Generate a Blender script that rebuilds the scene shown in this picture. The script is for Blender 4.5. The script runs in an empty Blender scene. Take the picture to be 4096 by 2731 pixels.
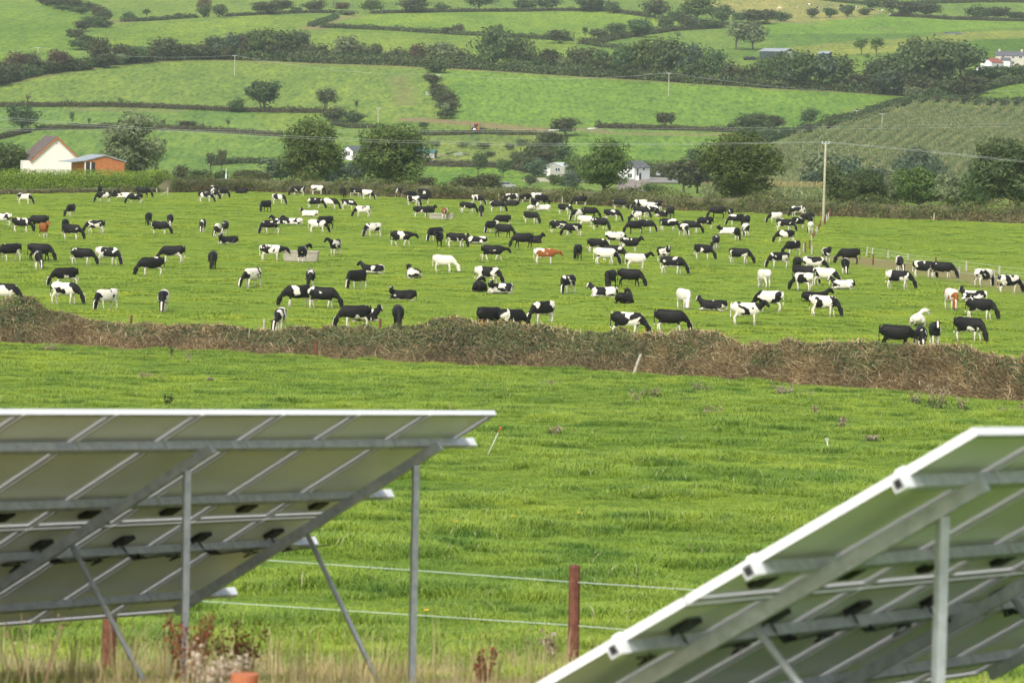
import bpy, math, random
import numpy as np
from mathutils import Vector, Matrix

S = bpy.context.scene
COL = S.collection
R = math.radians
rng = np.random.default_rng(11)
random.seed(5)

# ------------------------------------------------------------------ camera
# a 135 mm lens on a rise, looking down over a pasture to a hillside
F = 15360.0                      # focal length in photograph pixels (4096 wide)
PITCH = math.atan((1365.5 - 430) / F)
ROLL = 0.021
CAM = np.array([0.0, 0.0, 20.0])
_f = np.array([0, math.cos(PITCH), -math.sin(PITCH)])
_u0 = np.array([0, math.sin(PITCH), math.cos(PITCH)])
_x = np.array([1.0, 0, 0])
_r = math.cos(ROLL) * _x + math.sin(ROLL) * _u0
_u = -math.sin(ROLL) * _x + math.cos(ROLL) * _u0
cd = bpy.data.cameras.new('camera')
cam = bpy.data.objects.new('camera', cd)
COL.objects.link(cam)
cd.sensor_width = 36
cd.lens = 36 * F / 4096
cd.clip_start = 0.5
cd.clip_end = 6000
M = Matrix.Identity(4)
for i in range(3):
    M[i][0], M[i][1], M[i][2], M[i][3] = _r[i], _u[i], -_f[i], CAM[i]
cam.matrix_world = M
cd.dof.use_dof = True
cd.dof.focus_distance = 290
cd.dof.aperture_fstop = 6.0
S.camera = cam

# ------------------------------------------------------------------ light
SUN_EL, SUN_AZ = 46.0, -158.0      # degrees; azimuth clockwise from +Y (the view), so from the side of the house
w = bpy.data.worlds.new('World')
S.world = w
w.use_nodes = True
nt = w.node_tree
bg = nt.nodes['Background']
sky = nt.nodes.new('ShaderNodeTexSky')
sky.sky_type = 'NISHITA'
sky.sun_disc = False
sky.sun_elevation = R(SUN_EL)
sky.sun_rotation = R(SUN_AZ)
sky.dust_density = 3.0
sky.air_density = 1.0
sky.ozone_density = 0.6
hs = nt.nodes.new('ShaderNodeHueSaturation')
hs.inputs['Saturation'].default_value = 0.35
nt.links.new(sky.outputs[0], hs.inputs['Color'])
nt.links.new(hs.outputs[0], bg.inputs['Color'])
bg.inputs['Strength'].default_value = 0.13
sl = bpy.data.lights.new('sun', 'SUN')
sl.energy = 1.5
sl.angle = R(14)
sl.color = (1.0, 0.955, 0.88)
sun = bpy.data.objects.new('sun', sl)
COL.objects.link(sun)
_sd = Vector((math.sin(R(SUN_AZ)) * math.cos(R(SUN_EL)), math.cos(R(SUN_AZ)) * math.cos(R(SUN_EL)), math.sin(R(SUN_EL))))
sun.rotation_euler = _sd.to_track_quat('Z', 'Y').to_euler()
S.view_settings.view_transform = 'Standard'
S.view_settings.look = 'None'
S.view_settings.gamma = 1
S.view_settings.exposure = 0.75
S.cycles.use_denoising = True
S.cycles.adaptive_threshold = 0.02
S.cycles.max_bounces = 6
S.cycles.diffuse_bounces = 3
S.cycles.glossy_bounces = 2
S.cycles.transmission_bounces = 2
S.cycles.volume_bounces = 1
S.cycles.transparent_max_bounces = 4

# ------------------------------------------------------------------ the lie of the land
_PY = np.array([-60, 0, 12, 20, 29, 36, 60, 100, 160, 190, 215, 240, 300, 590, 640, 800, 1000, 1090, 1150, 1260, 1340, 1460, 1720, 2080, 2500, 3100.])
_PZ = np.array([1.5, -1.7, -2.6, -3.4, -4.55, -5.35, -6.65, -8.6, -11.5, -12.9, -13.7, -14.0, -14.05, -14.0, -14.6, -17.5, -20.2, -19.2, -16.5, -7.4, 0, 12.3, 31, 53.5, 86, 135.])
def _pchip(x, y):
    h = np.diff(x); d = np.diff(y) / h
    m = np.zeros_like(y)
    for i in range(1, len(x) - 1):
        if d[i-1] * d[i] > 0:
            w1, w2 = 2*h[i] + h[i-1], h[i] + 2*h[i-1]
            m[i] = (w1 + w2) / (w1 / d[i-1] + w2 / d[i])
    m[0], m[-1] = d[0], d[-1]
    return m
_PM = _pchip(_PY, _PZ)
def prof(Y):
    Y = np.clip(Y, _PY[0], _PY[-1])
    i = np.clip(np.searchsorted(_PY, Y, side='right') - 1, 0, len(_PY) - 2)
    h = _PY[i+1] - _PY[i]; t = (Y - _PY[i]) / h
    return (_PZ[i]*(1+2*t)*(1-t)**2 + h*_PM[i]*t*(1-t)**2 + _PZ[i+1]*t*t*(3-2*t) + h*_PM[i+1]*t*t*(t-1))
def height(X, Y):
    X = np.asarray(X, float); Y = np.asarray(Y, float)
    z = prof(Y)
    near = np.clip((330 - Y) / 80, 0, 1) * np.clip((Y - 5) / 30, 0, 1)
    z = z + near * 0.05 * (np.sin(X*0.55 + 0.3*np.sin(Y*0.21)) * np.sin(Y*0.17 + 1.3) + 0.6*np.sin(X*0.21 + Y*0.09))
    mid = np.clip((Y - 250) / 60, 0, 1) * np.clip((620 - Y) / 40, 0, 1)
    z = z + mid * 0.16 * np.sin(X*0.13 + 0.8) * np.sin(Y*0.041)
    far = np.clip((Y - 1000) / 250, 0, 1)
    z = z + far * (1.6*np.sin(X*0.012 + 0.9) * np.sin(Y*0.006) + 0.5*np.sin(X*0.05 + Y*0.011))
    return z + 20.0
def ray(px, py):
    return _f + _r * ((px - 2048) / F) + _u * ((1365.5 - py) / F)
_T = np.concatenate([np.linspace(8, 60, 500), np.linspace(60, 640, 2400)[1:], np.linspace(640, 3050, 3000)[1:]])
def hit(px, py, ymin=0.0):
    """the point of the ground that the photograph shows at that pixel"""
    d = ray(px, py); d = d / d[1]
    t = _T[_T >= ymin]
    X = CAM[0] + d[0]*t; Z = CAM[2] + d[2]*t
    g = height(X, t)
    under = np.nonzero(Z <= g)[0]
    if len(under) == 0: k = len(t) - 1; tt = t[k]
    else:
        k = under[0]
        if k == 0: tt = t[0]
        else:
            a, b = Z[k-1] - g[k-1], g[k] - Z[k]
            tt = t[k-1] + (t[k] - t[k-1]) * a / (a + b + 1e-9)
    x = d[0]*tt
    return np.array([x, tt, float(height(x, tt))])
def at(px, py, Y):
    d = ray(px, py); return CAM + d * (Y / d[1])
def grounded(px, Y, py=800):
    p = at(px, py, Y); p[2] = float(height(p[0], p[1])); return p
def ppm(p):
    """photograph pixels per metre at a point"""
    return F / float(np.dot(np.asarray(p) - CAM, _f))

# ------------------------------------------------------------------ mesh and object helpers
def np_mesh(name, V, Q=None, T3=None, smooth=False):
    me = bpy.data.meshes.new(name)
    V = np.asarray(V, np.float32)
    loops, starts, n = [], [], 0
    if Q is not None and len(Q):
        Q = np.asarray(Q, np.int32); loops.append(Q.ravel()); starts.append(np.arange(len(Q)) * 4); n = Q.size
    if T3 is not None and len(T3):
        T3 = np.asarray(T3, np.int32); loops.append(T3.ravel()); starts.append(n + np.arange(len(T3)) * 3)
    L = np.concatenate(loops) if loops else np.zeros(0, np.int32)
    St = np.concatenate(starts) if starts else np.zeros(0, np.int32)
    me.vertices.add(len(V)); me.vertices.foreach_set('co', V.ravel())
    if len(L):
        me.loops.add(len(L)); me.loops.foreach_set('vertex_index', L.astype(np.int32))
        me.polygons.add(len(St)); me.polygons.foreach_set('loop_start', St.astype(np.int32))
    me.update(calc_edges=True)
    if smooth and len(St): me.polygons.foreach_set('use_smooth', np.ones(len(St), bool))
    return me
class MB:
    """collects boxes, bars, tubes and prisms; build() links them as one mesh object"""
    def __init__(s): s.v = []; s.f = []
    def _add(s, vs, fs):
        o = len(s.v); s.v += [tuple(map(float, p)) for p in vs]; s.f += [tuple(i + o for i in f) for f in fs]; return s
    def box(s, x0, x1, y0, y1, z0, z1):
        return s._add([(x0,y0,z0),(x1,y0,z0),(x1,y1,z0),(x0,y1,z0),(x0,y0,z1),(x1,y0,z1),(x1,y1,z1),(x0,y1,z1)],
                      [(0,3,2,1),(4,5,6,7),(0,1,5,4),(1,2,6,5),(2,3,7,6),(3,0,4,7)])
    def bar(s, a, b, wx, wz, up=(0,0,1)):
        a, b = Vector(a), Vector(b); d = (b - a).normalized(); up = Vector(up)
        sx = d.cross(up)
        if sx.length < 1e-3: sx = d.cross(Vector((1,0,0)))
        sx.normalize(); uz = sx.cross(d)
        c = []
        for p in (a, b):
            for i, j in ((-1,-1),(1,-1),(1,1),(-1,1)): c.append(p + sx*(wx/2*i) + uz*(wz/2*j))
        return s._add(c, [(0,1,2,3),(7,6,5,4),(0,4,5,1),(1,5,6,2),(2,6,7,3),(3,7,4,0)])
    def tube(s, pts, rad, n=8):
        pts = [Vector(p) for p in pts]
        rad = [rad]*len(pts) if not hasattr(rad, '__len__') else rad
        o = []
        for i, p in enumerate(pts):
            t = (pts[min(i+1, len(pts)-1)] - pts[max(i-1, 0)]).normalized()
            a = t.cross(Vector((0,1,0.01)))
            if a.length < 0.2: a = t.cross(Vector((1,0,0)))
            a.normalize(); b = t.cross(a)
            for k in range(n):
                q = 2*math.pi*k/n
                o.append(p + (a*math.cos(q) + b*math.sin(q))*rad[i])
        fs = []
        for i in range(len(pts)-1):
            for k in range(n):
                fs.append((i*n+k, i*n+(k+1)%n, (i+1)*n+(k+1)%n, (i+1)*n+k))
        fs.append(tuple(range(n-1, -1, -1))); fs.append(tuple((len(pts)-1)*n + k for k in range(n)))
        return s._add(o, fs)
    def prism(s, poly, y0, y1):
        """poly of (x, z) extruded along y"""
        n = len(poly)
        vs = [(x, y0, z) for x, z in poly] + [(x, y1, z) for x, z in poly]
        fs = [tuple(range(n)), tuple(range(2*n-1, n-1, -1))] + [(i, i+n, (i+1)%n+n, (i+1)%n) for i in range(n)]
        return s._add(vs, fs)
    def mesh(s, name, m=None, smooth=False):
        me = bpy.data.meshes.new(name); me.from_pydata(s.v, [], s.f); me.update()
        if m: me.materials.append(m)
        if smooth: me.polygons.foreach_set('use_smooth', np.ones(len(me.polygons), bool))
        return me
    def build(s, name, m, parent=None, smooth=False):
        return obj(name, s.mesh(name, m, smooth), parent)
def obj(name, me, parent=None, m=None):
    o = bpy.data.objects.new(name, me); COL.objects.link(o)
    if m is not None: me.materials.append(m)
    if parent is not None: o.parent = parent
    return o
def empty(name, loc, rz=0.0):
    o = bpy.data.objects.new(name, None); COL.objects.link(o)
    o.location = [float(c) for c in loc]; o.rotation_euler = (0, 0, rz); o.empty_display_size = 0.3
    return o
def tag(o, label=None, cat=None, group=None, kind=None):
    if label: o['label'] = label
    if cat: o['category'] = cat
    if group: o['group'] = group
    if kind: o['kind'] = kind
    return o
def copy_tree(o, parent=None):
    c = o.copy(); COL.objects.link(c)
    if parent is not None: c.parent = parent
    for ch in list(o.children): copy_tree(ch, c)
    return c
ORD = ['first','second','third','fourth','fifth','sixth','seventh','eighth','ninth','tenth','eleventh','twelfth','thirteenth','fourteenth','fifteenth','sixteenth','seventeenth','eighteenth','nineteenth','twentieth']
def ordw(i):
    if i < 20: return ORD[i]
    if i == 29: return 'thirtieth'
    if i == 39: return 'fortieth'
    if i == 49: return 'fiftieth'
    t = {2:'twenty', 3:'thirty', 4:'forty', 5:'fifty'}[(i+1)//10]
    return t + '-' + ORD[(i+1) % 10 - 1]

# ------------------------------------------------------------------ materials
def new_mat(name):
    m = bpy.data.materials.new(name); m.use_nodes = True
    return m, m.node_tree.nodes, m.node_tree.links, m.node_tree.nodes['Principled BSDF']
def noise(N, L, scale, detail=3, coord=None, rough=0.55, dist=0.0, vec=None):
    n = N.new('ShaderNodeTexNoise'); n.inputs['Scale'].default_value = scale; n.inputs['Detail'].default_value = detail
    n.inputs['Roughness'].default_value = rough; n.inputs['Distortion'].default_value = dist
    if vec is not None: L.new(vec, n.inputs['Vector'])
    elif coord == 'world':
        g = N.new('ShaderNodeNewGeometry'); L.new(g.outputs['Position'], n.inputs['Vector'])
    elif coord == 'object':
        g = N.new('ShaderNodeTexCoord'); L.new(g.outputs['Object'], n.inputs['Vector'])
    return n.outputs['Fac']
def ramp(N, L, fac, stops):
    r = N.new('ShaderNodeValToRGB'); e = r.color_ramp.elements
    while len(e) < len(stops): e.new(0.5)
    for k, (p, c) in enumerate(stops):
        e[k].position = p; e[k].color = (*c, 1) if len(c) == 3 else c
    L.new(fac, r.inputs['Fac']); return r.outputs['Color']
def mix(N, L, fac, a, b, mode='MIX'):
    m = N.new('ShaderNodeMix'); m.data_type = 'RGBA'; m.blend_type = mode
    for key, v in ((0, fac), (6, a), (7, b)):
        s = m.inputs[key]
        if isinstance(v, (int, float)): s.default_value = v
        elif isinstance(v, tuple): s.default_value = (*v, 1) if len(v) == 3 else v
        else: L.new(v, s)
    return m.outputs[2]
def math_(N, L, op, a, b=None, clamp=False):
    m = N.new('ShaderNodeMath'); m.operation = op; m.use_clamp = clamp
    for k, v in ((0, a), (1, b)):
        if v is None: continue
        if isinstance(v, (int, float)): m.inputs[k].default_value = v
        else: L.new(v, m.inputs[k])
    return m.outputs[0]
def bump(N, L, bsdf, fac, strength, dist):
    b = N.new('ShaderNodeBump'); b.inputs['Strength'].default_value = strength; b.inputs['Distance'].default_value = dist
    L.new(fac, b.inputs['Height']); L.new(b.outputs[0], bsdf.inputs['Normal'])
def surf(name, c1, c2=None, scale=3.0, rough=0.7, metal=0.0, bmp=0.0, bscale=None, bdist=0.02, coord='object', detail=4, lo=0.35, hi=0.65, spec=0.5):
    """a plain weathered surface: two tones mottled by noise, fine relief"""
    m, N, L, P = new_mat(name)
    P.inputs['Roughness'].default_value = rough; P.inputs['Metallic'].default_value = metal
    P.inputs['Specular IOR Level'].default_value = spec
    if c2 is None: c2 = tuple(c*0.8 for c in c1)
    n = noise(N, L, scale, detail, coord)
    L.new(ramp(N, L, n, [(lo, c1), (hi, c2)]), P.inputs['Base Color'])
    if bmp: bump(N, L, P, noise(N, L, bscale or scale*4, 3, coord), bmp, bdist)
    return m
def leafy(name, stops, trans=0.35, patch=0.25, pscale=0.35, rough=0.6, tcol=None):
    """leaves: a colour for each leaf from the ramp, paler and darker boughs, light through the leaf"""
    m, N, L, P = new_mat(name)
    g = N.new('ShaderNodeNewGeometry')
    col = ramp(N, L, g.outputs['Random Per Island'], stops)
    if patch:
        n = noise(N, L, pscale, 2, 'world')
        oi = N.new('ShaderNodeObjectInfo')
        sh = ramp(N, L, n, [(0.3, (1-patch,)*3), (0.7, (1+patch, 1+patch*0.9, 1+patch*0.5))])
        col = mix(N, L, 1.0, col, sh, 'MULTIPLY')
        v = math_(N, L, 'MULTIPLY_ADD', oi.outputs['Random'], 0.35); v.node.inputs[2].default_value = 0.82
        h = N.new('ShaderNodeHueSaturation'); L.new(col, h.inputs['Color']); L.new(v, h.inputs['Value'])
        hv = math_(N, L, 'MULTIPLY_ADD', oi.outputs['Random'], 0.035); hv.node.inputs[2].default_value = 0.4825
        L.new(hv, h.inputs['Hue']); col = h.outputs[0]
    L.new(col, P.inputs['Base Color'])
    P.inputs['Roughness'].default_value = rough; P.inputs['Specular IOR Level'].default_value = 0.25
    if trans:
        t = N.new('ShaderNodeBsdfTranslucent'); L.new(col if tcol is None else mix(N, L, 1.0, col, tcol, 'MULTIPLY'), t.inputs['Color'])
        ms = N.new('ShaderNodeMixShader'); ms.inputs[0].default_value = trans
        L.new(P.outputs[0], ms.inputs[1]); L.new(t.outputs[0], ms.inputs[2])
        L.new(ms.outputs[0], N['Material Output'].inputs['Surface'])
    return m

def ground_mat(name, near):
    m, N, L, P = new_mat(name)
    P.inputs['Roughness'].default_value = 0.9; P.inputs['Specular IOR Level'].default_value = 0.1
    a = N.new('ShaderNodeAttribute'); a.attribute_name = 'tint'
    d = N.new('ShaderNodeAttribute'); d.attribute_name = 'dirt'
    if near:
        n1, n2, n3 = noise(N, L, 0.09, 4, 'world'), noise(N, L, 0.9, 4, 'world'), noise(N, L, 9.0, 3, 'world')
    else:
        g = N.new('ShaderNodeNewGeometry'); mp = N.new('ShaderNodeMapping')
        mp.inputs['Scale'].default_value = (1.0, 0.45, 1.0); L.new(g.outputs['Position'], mp.inputs['Vector'])
        n1 = noise(N, L, 0.018, 4, vec=mp.outputs[0]); n2 = noise(N, L, 0.13, 4, vec=mp.outputs[0], rough=0.65)
        n3 = noise(N, L, 0.55, 4, vec=mp.outputs[0], rough=0.7)
    tcol = a.outputs['Color']
    if not near:
        mp2 = N.new('ShaderNodeMapping'); mp2.inputs['Scale'].default_value = (1.0, 0.13, 1.0); L.new(g.outputs['Position'], mp2.inputs['Vector'])
        n4 = noise(N, L, 0.75, 3, vec=mp2.outputs[0], rough=0.6)
        tcol = mix(N, L, 1.0, tcol, ramp(N, L, n4, [(0.36, (1.30,1.22,1.0)), (0.46, (1.04,1.02,1)), (0.54, (0.95,0.97,0.98)), (0.63, (0.52,0.64,0.70))]), 'MULTIPLY')
        mp3 = N.new('ShaderNodeMapping'); mp3.inputs['Rotation'].default_value = (0, 0, 0.5); mp3.inputs['Scale'].default_value = (1.0, 0.02, 1.0); L.new(g.outputs['Position'], mp3.inputs['Vector'])
        n5 = noise(N, L, 0.16, 2, vec=mp3.outputs[0])
        tcol = mix(N, L, 1.0, tcol, ramp(N, L, n5, [(0.35, (0.90,0.94,0.95)), (0.62, (1.07,1.05,1.0))]), 'MULTIPLY')
    c = mix(N, L, 1.0, tcol, ramp(N, L, n1, [(0.3, (0.80,0.86,0.80)), (0.7, (1.22,1.14,1.05))]), 'MULTIPLY')
    c = mix(N, L, 1.0, c, ramp(N, L, n2, [(0.28, (0.72,0.80,0.82)), (0.5, (1,1,1)), (0.72, (1.22,1.15,1.0))]), 'MULTIPLY')
    c = mix(N, L, 1.0, c, ramp(N, L, n3, [(0.30, (0.45,0.60,0.64)), (0.44, (0.95,0.97,0.97)), (0.56, (1,1,1)), (0.75, (1.22,1.16,0.95))]), 'MULTIPLY')
    dm = math_(N, L, 'MULTIPLY', d.outputs['Fac'], ramp(N, L, noise(N, L, 1.2 if near else 0.25, 4, 'world'), [(0.3, (0.55,)*3), (0.6, (1.25,)*3)]), True)
    dc = ramp(N, L, noise(N, L, 2.0 if near else 0.4, 3, 'world'), [(0.35, (0.20,0.135,0.075)), (0.65, (0.30,0.225,0.125))])
    c = mix(N, L, dm, c, dc)
    L.new(c, P.inputs['Base Color'])
    bump(N, L, P, n3, 0.8, 0.10 if near else 0.55)
    return m
def grass_mat(name, root, tip, dry, dry_amt=0.06):
    """blades: darker at the root, paler at the tip, some dry; big soft patches across the field"""
    m, N, L, P = new_mat(name)
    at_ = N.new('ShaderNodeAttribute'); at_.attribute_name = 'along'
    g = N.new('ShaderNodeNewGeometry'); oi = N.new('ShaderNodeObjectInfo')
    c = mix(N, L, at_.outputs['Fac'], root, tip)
    big = ramp(N, L, noise(N, L, 0.10, 3, 'world'), [(0.3, (0.72,0.82,0.75)), (0.5, (1,1,1)), (0.72, (1.28,1.16,0.95))])
    med = ramp(N, L, noise(N, L, 0.75, 4, 'world'), [(0.33, (0.42,0.58,0.62)), (0.43, (0.80,0.88,0.90)), (0.52, (1.02,1.02,1)), (0.72, (1.26,1.18,0.98))])  # dark end paints in the shaded sides of tussocks, besides ranker dark-green tufts
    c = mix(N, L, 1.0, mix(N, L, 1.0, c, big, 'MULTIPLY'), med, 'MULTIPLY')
    c = mix(N, L, 1.0, c, ramp(N, L, oi.outputs['Random'], [(0.0, (0.92,0.94,0.92)), (1.0, (1.08,1.05,1.05))]), 'MULTIPLY')
    c = mix(N, L, 1.0, c, ramp(N, L, g.outputs['Random Per Island'], [(0.0, (0.86,0.88,0.88)), (1.0, (1.14,1.10,1.06))]), 'MULTIPLY')
    isdry = math_(N, L, 'GREATER_THAN', g.outputs['Random Per Island'], 1.0 - dry_amt)
    c = mix(N, L, isdry, c, dry)
    L.new(c, P.inputs['Base Color']); P.inputs['Roughness'].default_value = 0.55; P.inputs['Specular IOR Level'].default_value = 0.3
    t = N.new('ShaderNodeBsdfTranslucent'); L.new(c, t.inputs['Color'])
    ms = N.new('ShaderNodeMixShader'); ms.inputs[0].default_value = 0.35
    L.new(P.outputs[0], ms.inputs[1]); L.new(t.outputs[0], ms.inputs[2])
    L.new(ms.outputs[0], N['Material Output'].inputs['Surface'])
    return m

MT = {}
MT['near_ground'] = ground_mat('pasture turf', True)
MT['far_ground'] = ground_mat('hillside turf', False)
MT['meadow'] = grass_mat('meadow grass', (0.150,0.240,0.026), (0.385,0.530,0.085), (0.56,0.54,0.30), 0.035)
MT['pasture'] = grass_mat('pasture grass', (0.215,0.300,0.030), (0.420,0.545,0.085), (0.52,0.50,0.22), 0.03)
MT['straw'] = grass_mat('dry grass', (0.20,0.19,0.06), (0.52,0.45,0.20), (0.62,0.50,0.28), 0.45)
MT['ash'] = leafy('ash leaves', [(0, (0.055,0.092,0.020)), (0.5, (0.098,0.152,0.036)), (1, (0.185,0.240,0.068))])
MT['oak'] = leafy('dark leaves', [(0, (0.048,0.083,0.030)), (0.5, (0.085,0.135,0.045)), (1, (0.156,0.213,0.073))])
MT['blue'] = leafy('bluish leaves', [(0, (0.052,0.085,0.052)), (0.5, (0.085,0.130,0.075)), (1, (0.140,0.190,0.105))])
MT['thorn'] = leafy('hawthorn leaves', [(0, (0.052,0.066,0.028)), (0.5, (0.088,0.102,0.042)), (1, (0.145,0.145,0.066))])
MT['rust'] = leafy('reddish leaves', [(0, (0.085,0.070,0.036)), (0.5, (0.130,0.095,0.048)), (1, (0.185,0.130,0.068))])
MT['pale'] = leafy('pale leaves', [(0, (0.120,0.160,0.080)), (0.5, (0.184,0.232,0.115)), (1, (0.280,0.320,0.168))])
MT['laurel'] = leafy('laurel leaves', [(0, (0.150,0.240,0.030)), (0.55, (0.225,0.345,0.040)), (1, (0.42,0.56,0.075))], patch=0.15, pscale=0.8, rough=0.4)
MT['conifer'] = leafy('conifer sprays', [(0, (0.056,0.112,0.029)), (0.5, (0.104,0.176,0.042)), (1, (0.176,0.248,0.064))])
MT['bramble'] = leafy('bramble leaves', [(0, (0.060,0.096,0.031)), (0.45, (0.126,0.168,0.050)), (0.85, (0.198,0.222,0.074)), (1, (0.264,0.192,0.090))], patch=0.3, pscale=0.3)
MT['bank'] = leafy('dead bracken', [(0, (0.094,0.088,0.040)), (0.5, (0.171,0.138,0.064)), (1, (0.275,0.193,0.099))], trans=0.2, patch=0.3, pscale=0.3)
MT['hedge_green'] = leafy('cut hedge leaves', [(0, (0.045,0.062,0.026)), (0.5, (0.095,0.120,0.050)), (1, (0.185,0.205,0.100))], trans=0.2, patch=0.35, pscale=0.45)
MT['hedge_brown'] = leafy('cut hedge twigs', [(0, (0.130,0.088,0.050)), (0.45, (0.235,0.165,0.098)), (0.8, (0.360,0.270,0.165)), (1, (0.520,0.430,0.290))], trans=0.1, patch=0.3, pscale=0.5)
MT['cut_wood'] = leafy('fresh cut ends', [(0, (0.400,0.300,0.170)), (0.7, (0.600,0.480,0.300)), (1, (0.520,0.230,0.070))], trans=0.0, patch=0.0)
MT['dark_core'] = surf('thicket core', (0.030,0.028,0.013), (0.050,0.038,0.018), 1.5, 0.95)  # dark brown hull inside the hedges, makes them opaque
MT['laurel_core'] = surf('laurel core', (0.060,0.095,0.018), (0.10,0.15,0.03), 2.5, 0.9)  # dark green hull inside the laurel hedge
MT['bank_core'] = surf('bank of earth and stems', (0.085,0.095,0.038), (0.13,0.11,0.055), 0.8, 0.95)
MT['bark'] = surf('bark', (0.075,0.062,0.045), (0.14,0.12,0.09), 6, 0.9, bmp=0.6)
MT['maize'] = leafy('maize leaves', [(0, (0.125,0.165,0.058)), (0.5, (0.195,0.240,0.094)), (0.8, (0.270,0.290,0.130)), (1, (0.36,0.35,0.18))], patch=0.12, pscale=0.05)
MT['maize_top'] = leafy('maize tassels', [(0, (0.25,0.21,0.09)), (0.5, (0.36,0.30,0.14)), (1, (0.46,0.39,0.19))], patch=0.15, pscale=0.2)
MT['galv'] = surf('galvanised steel', (0.42,0.45,0.47), (0.58,0.60,0.62), 14, 0.45, 0.35, bmp=0.15, detail=5)
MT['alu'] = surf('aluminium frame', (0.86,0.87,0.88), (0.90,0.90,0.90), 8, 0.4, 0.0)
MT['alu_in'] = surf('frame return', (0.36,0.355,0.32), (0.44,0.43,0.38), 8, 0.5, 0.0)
MT['backsheet'] = surf('panel backsheet', (0.86,0.86,0.82), (0.90,0.90,0.87), 2.2, 0.32, coord='object', detail=3)
MT['cells'] = surf('solar cells', (0.008,0.012,0.035), (0.014,0.02,0.05), 9, 0.12)
MT['black_plastic'] = surf('black plastic', (0.012,0.012,0.012), (0.02,0.02,0.02), 20, 0.5)
MT['paper'] = surf('paper sticker', (0.70,0.70,0.62), (0.62,0.62,0.55), 20, 0.8)
MT['post_red'] = surf('creosoted post', (0.115,0.035,0.020), (0.20,0.075,0.045), 9, 0.85, bmp=0.5)
MT['post_pale'] = surf('weathered post', (0.36,0.33,0.25), (0.50,0.47,0.38), 9, 0.85, bmp=0.4)
MT['pole'] = surf('utility pole', (0.34,0.31,0.20), (0.44,0.40,0.28), 2, 0.85)
MT['wire'] = surf('line wire', (0.55,0.56,0.57), (0.62,0.62,0.62), 3, 0.4, 0.3)
MT['tape'] = surf('fence tape', (0.55,0.66,0.58), (0.66,0.74,0.66), 3, 0.6)
MT['white_plastic'] = surf('white plastic', (0.80,0.80,0.78), (0.74,0.74,0.72), 8, 0.45)
MT['orange_plastic'] = surf('orange plastic', (0.75,0.18,0.03), (0.65,0.15,0.03), 8, 0.5)
MT['concrete'] = surf('trough concrete', (0.38,0.34,0.27), (0.48,0.44,0.36), 5, 0.9, bmp=0.3)
MT['cream'] = surf('cream render', (0.79,0.73,0.65), (0.82,0.765,0.69), 1.2, 0.9)
MT['white_wall'] = surf('white render', (0.78,0.78,0.76), (0.70,0.70,0.68), 0.8, 0.9)
MT['buff_wall'] = surf('buff render', (0.52,0.49,0.40), (0.58,0.55,0.46), 0.8, 0.9)
MT['block'] = surf('concrete block', (0.36,0.35,0.31), (0.44,0.43,0.38), 1.2, 0.95, bmp=0.3, bscale=3)
MT['tiles'] = surf('roof tiles', (0.105,0.080,0.068), (0.17,0.135,0.115), 1.8, 0.85, bmp=0.5, bscale=5)
MT['slate'] = surf('slate', (0.085,0.09,0.10), (0.13,0.135,0.145), 1.4, 0.7)
MT['brown_tiles'] = surf('weathered tiles', (0.16,0.14,0.12), (0.23,0.20,0.175), 1.4, 0.9, bmp=0.4)
MT['sheet_grey'] = surf('grey roof sheet', (0.30,0.34,0.37), (0.38,0.42,0.45), 1.0, 0.55, 0.2)
MT['sheet_light'] = surf('pale roof sheet', (0.55,0.60,0.62), (0.63,0.67,0.69), 1.0, 0.55, 0.1)
MT['sheet_teal'] = surf('teal roof sheet', (0.055,0.145,0.125), (0.075,0.18,0.155), 1.0, 0.55, 0.1)
MT['sheet_dark'] = surf('dark green sheet', (0.030,0.050,0.045), (0.042,0.066,0.060), 1.0, 0.6, 0.1)
MT['sheet_red'] = surf('red roof sheet', (0.27,0.085,0.06), (0.33,0.11,0.08), 1.0, 0.8)
MT['orange_wood'] = surf('stained timber', (0.40,0.130,0.040), (0.50,0.185,0.065), 2.5, 0.7, bmp=0.3)
MT['fascia'] = surf('stained fascia', (0.42,0.135,0.040), (0.48,0.17,0.055), 2.5, 0.6)
MT['brick'] = surf('red brick', (0.26,0.10,0.065), (0.33,0.14,0.09), 4, 0.9)
MT['glass'] = surf('window glass', (0.03,0.035,0.04), (0.06,0.065,0.07), 1, 0.1)
MT['tarmac'] = surf('tarmac', (0.19,0.18,0.16), (0.26,0.245,0.215), 0.6, 0.95, coord='world')
MT['tyre'] = surf('rubber', (0.012,0.012,0.012), (0.025,0.023,0.02), 5, 0.9)
MT['silver'] = surf('silver paint', (0.50,0.52,0.53), (0.54,0.56,0.57), 3, 0.28, 0.6)
MT['tractor'] = surf('orange paint', (0.62,0.16,0.025), (0.55,0.13,0.02), 3, 0.4)
MT['dark_metal'] = surf('dark metal', (0.03,0.03,0.03), (0.06,0.055,0.05), 5, 0.6, 0.4)
MT['grey_timber'] = surf('weathered timber', (0.30,0.27,0.22), (0.44,0.40,0.34), 3, 0.9)
MT['blue_plastic'] = surf('blue plastic', (0.02,0.05,0.25), (0.025,0.07,0.32), 3, 0.5)
MT['thistle'] = leafy('thistle down', [(0, (0.17,0.12,0.07)), (0.5, (0.29,0.23,0.15)), (1, (0.48,0.42,0.32))], trans=0.2, patch=0.0)
MT['down'] = leafy('thistle fluff', [(0, (0.28,0.19,0.11)), (0.5, (0.50,0.40,0.28)), (1, (0.80,0.72,0.60))], trans=0.2, patch=0.0)
MT['dock'] = leafy('rusty dock seed', [(0, (0.10,0.022,0.012)), (0.5, (0.19,0.045,0.022)), (1, (0.28,0.085,0.04))], trans=0.1, patch=0.0)
MT['weed'] = leafy('weed leaves', [(0, (0.05,0.085,0.025)), (0.5, (0.09,0.135,0.045)), (1, (0.15,0.19,0.075))], patch=0.0)
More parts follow.
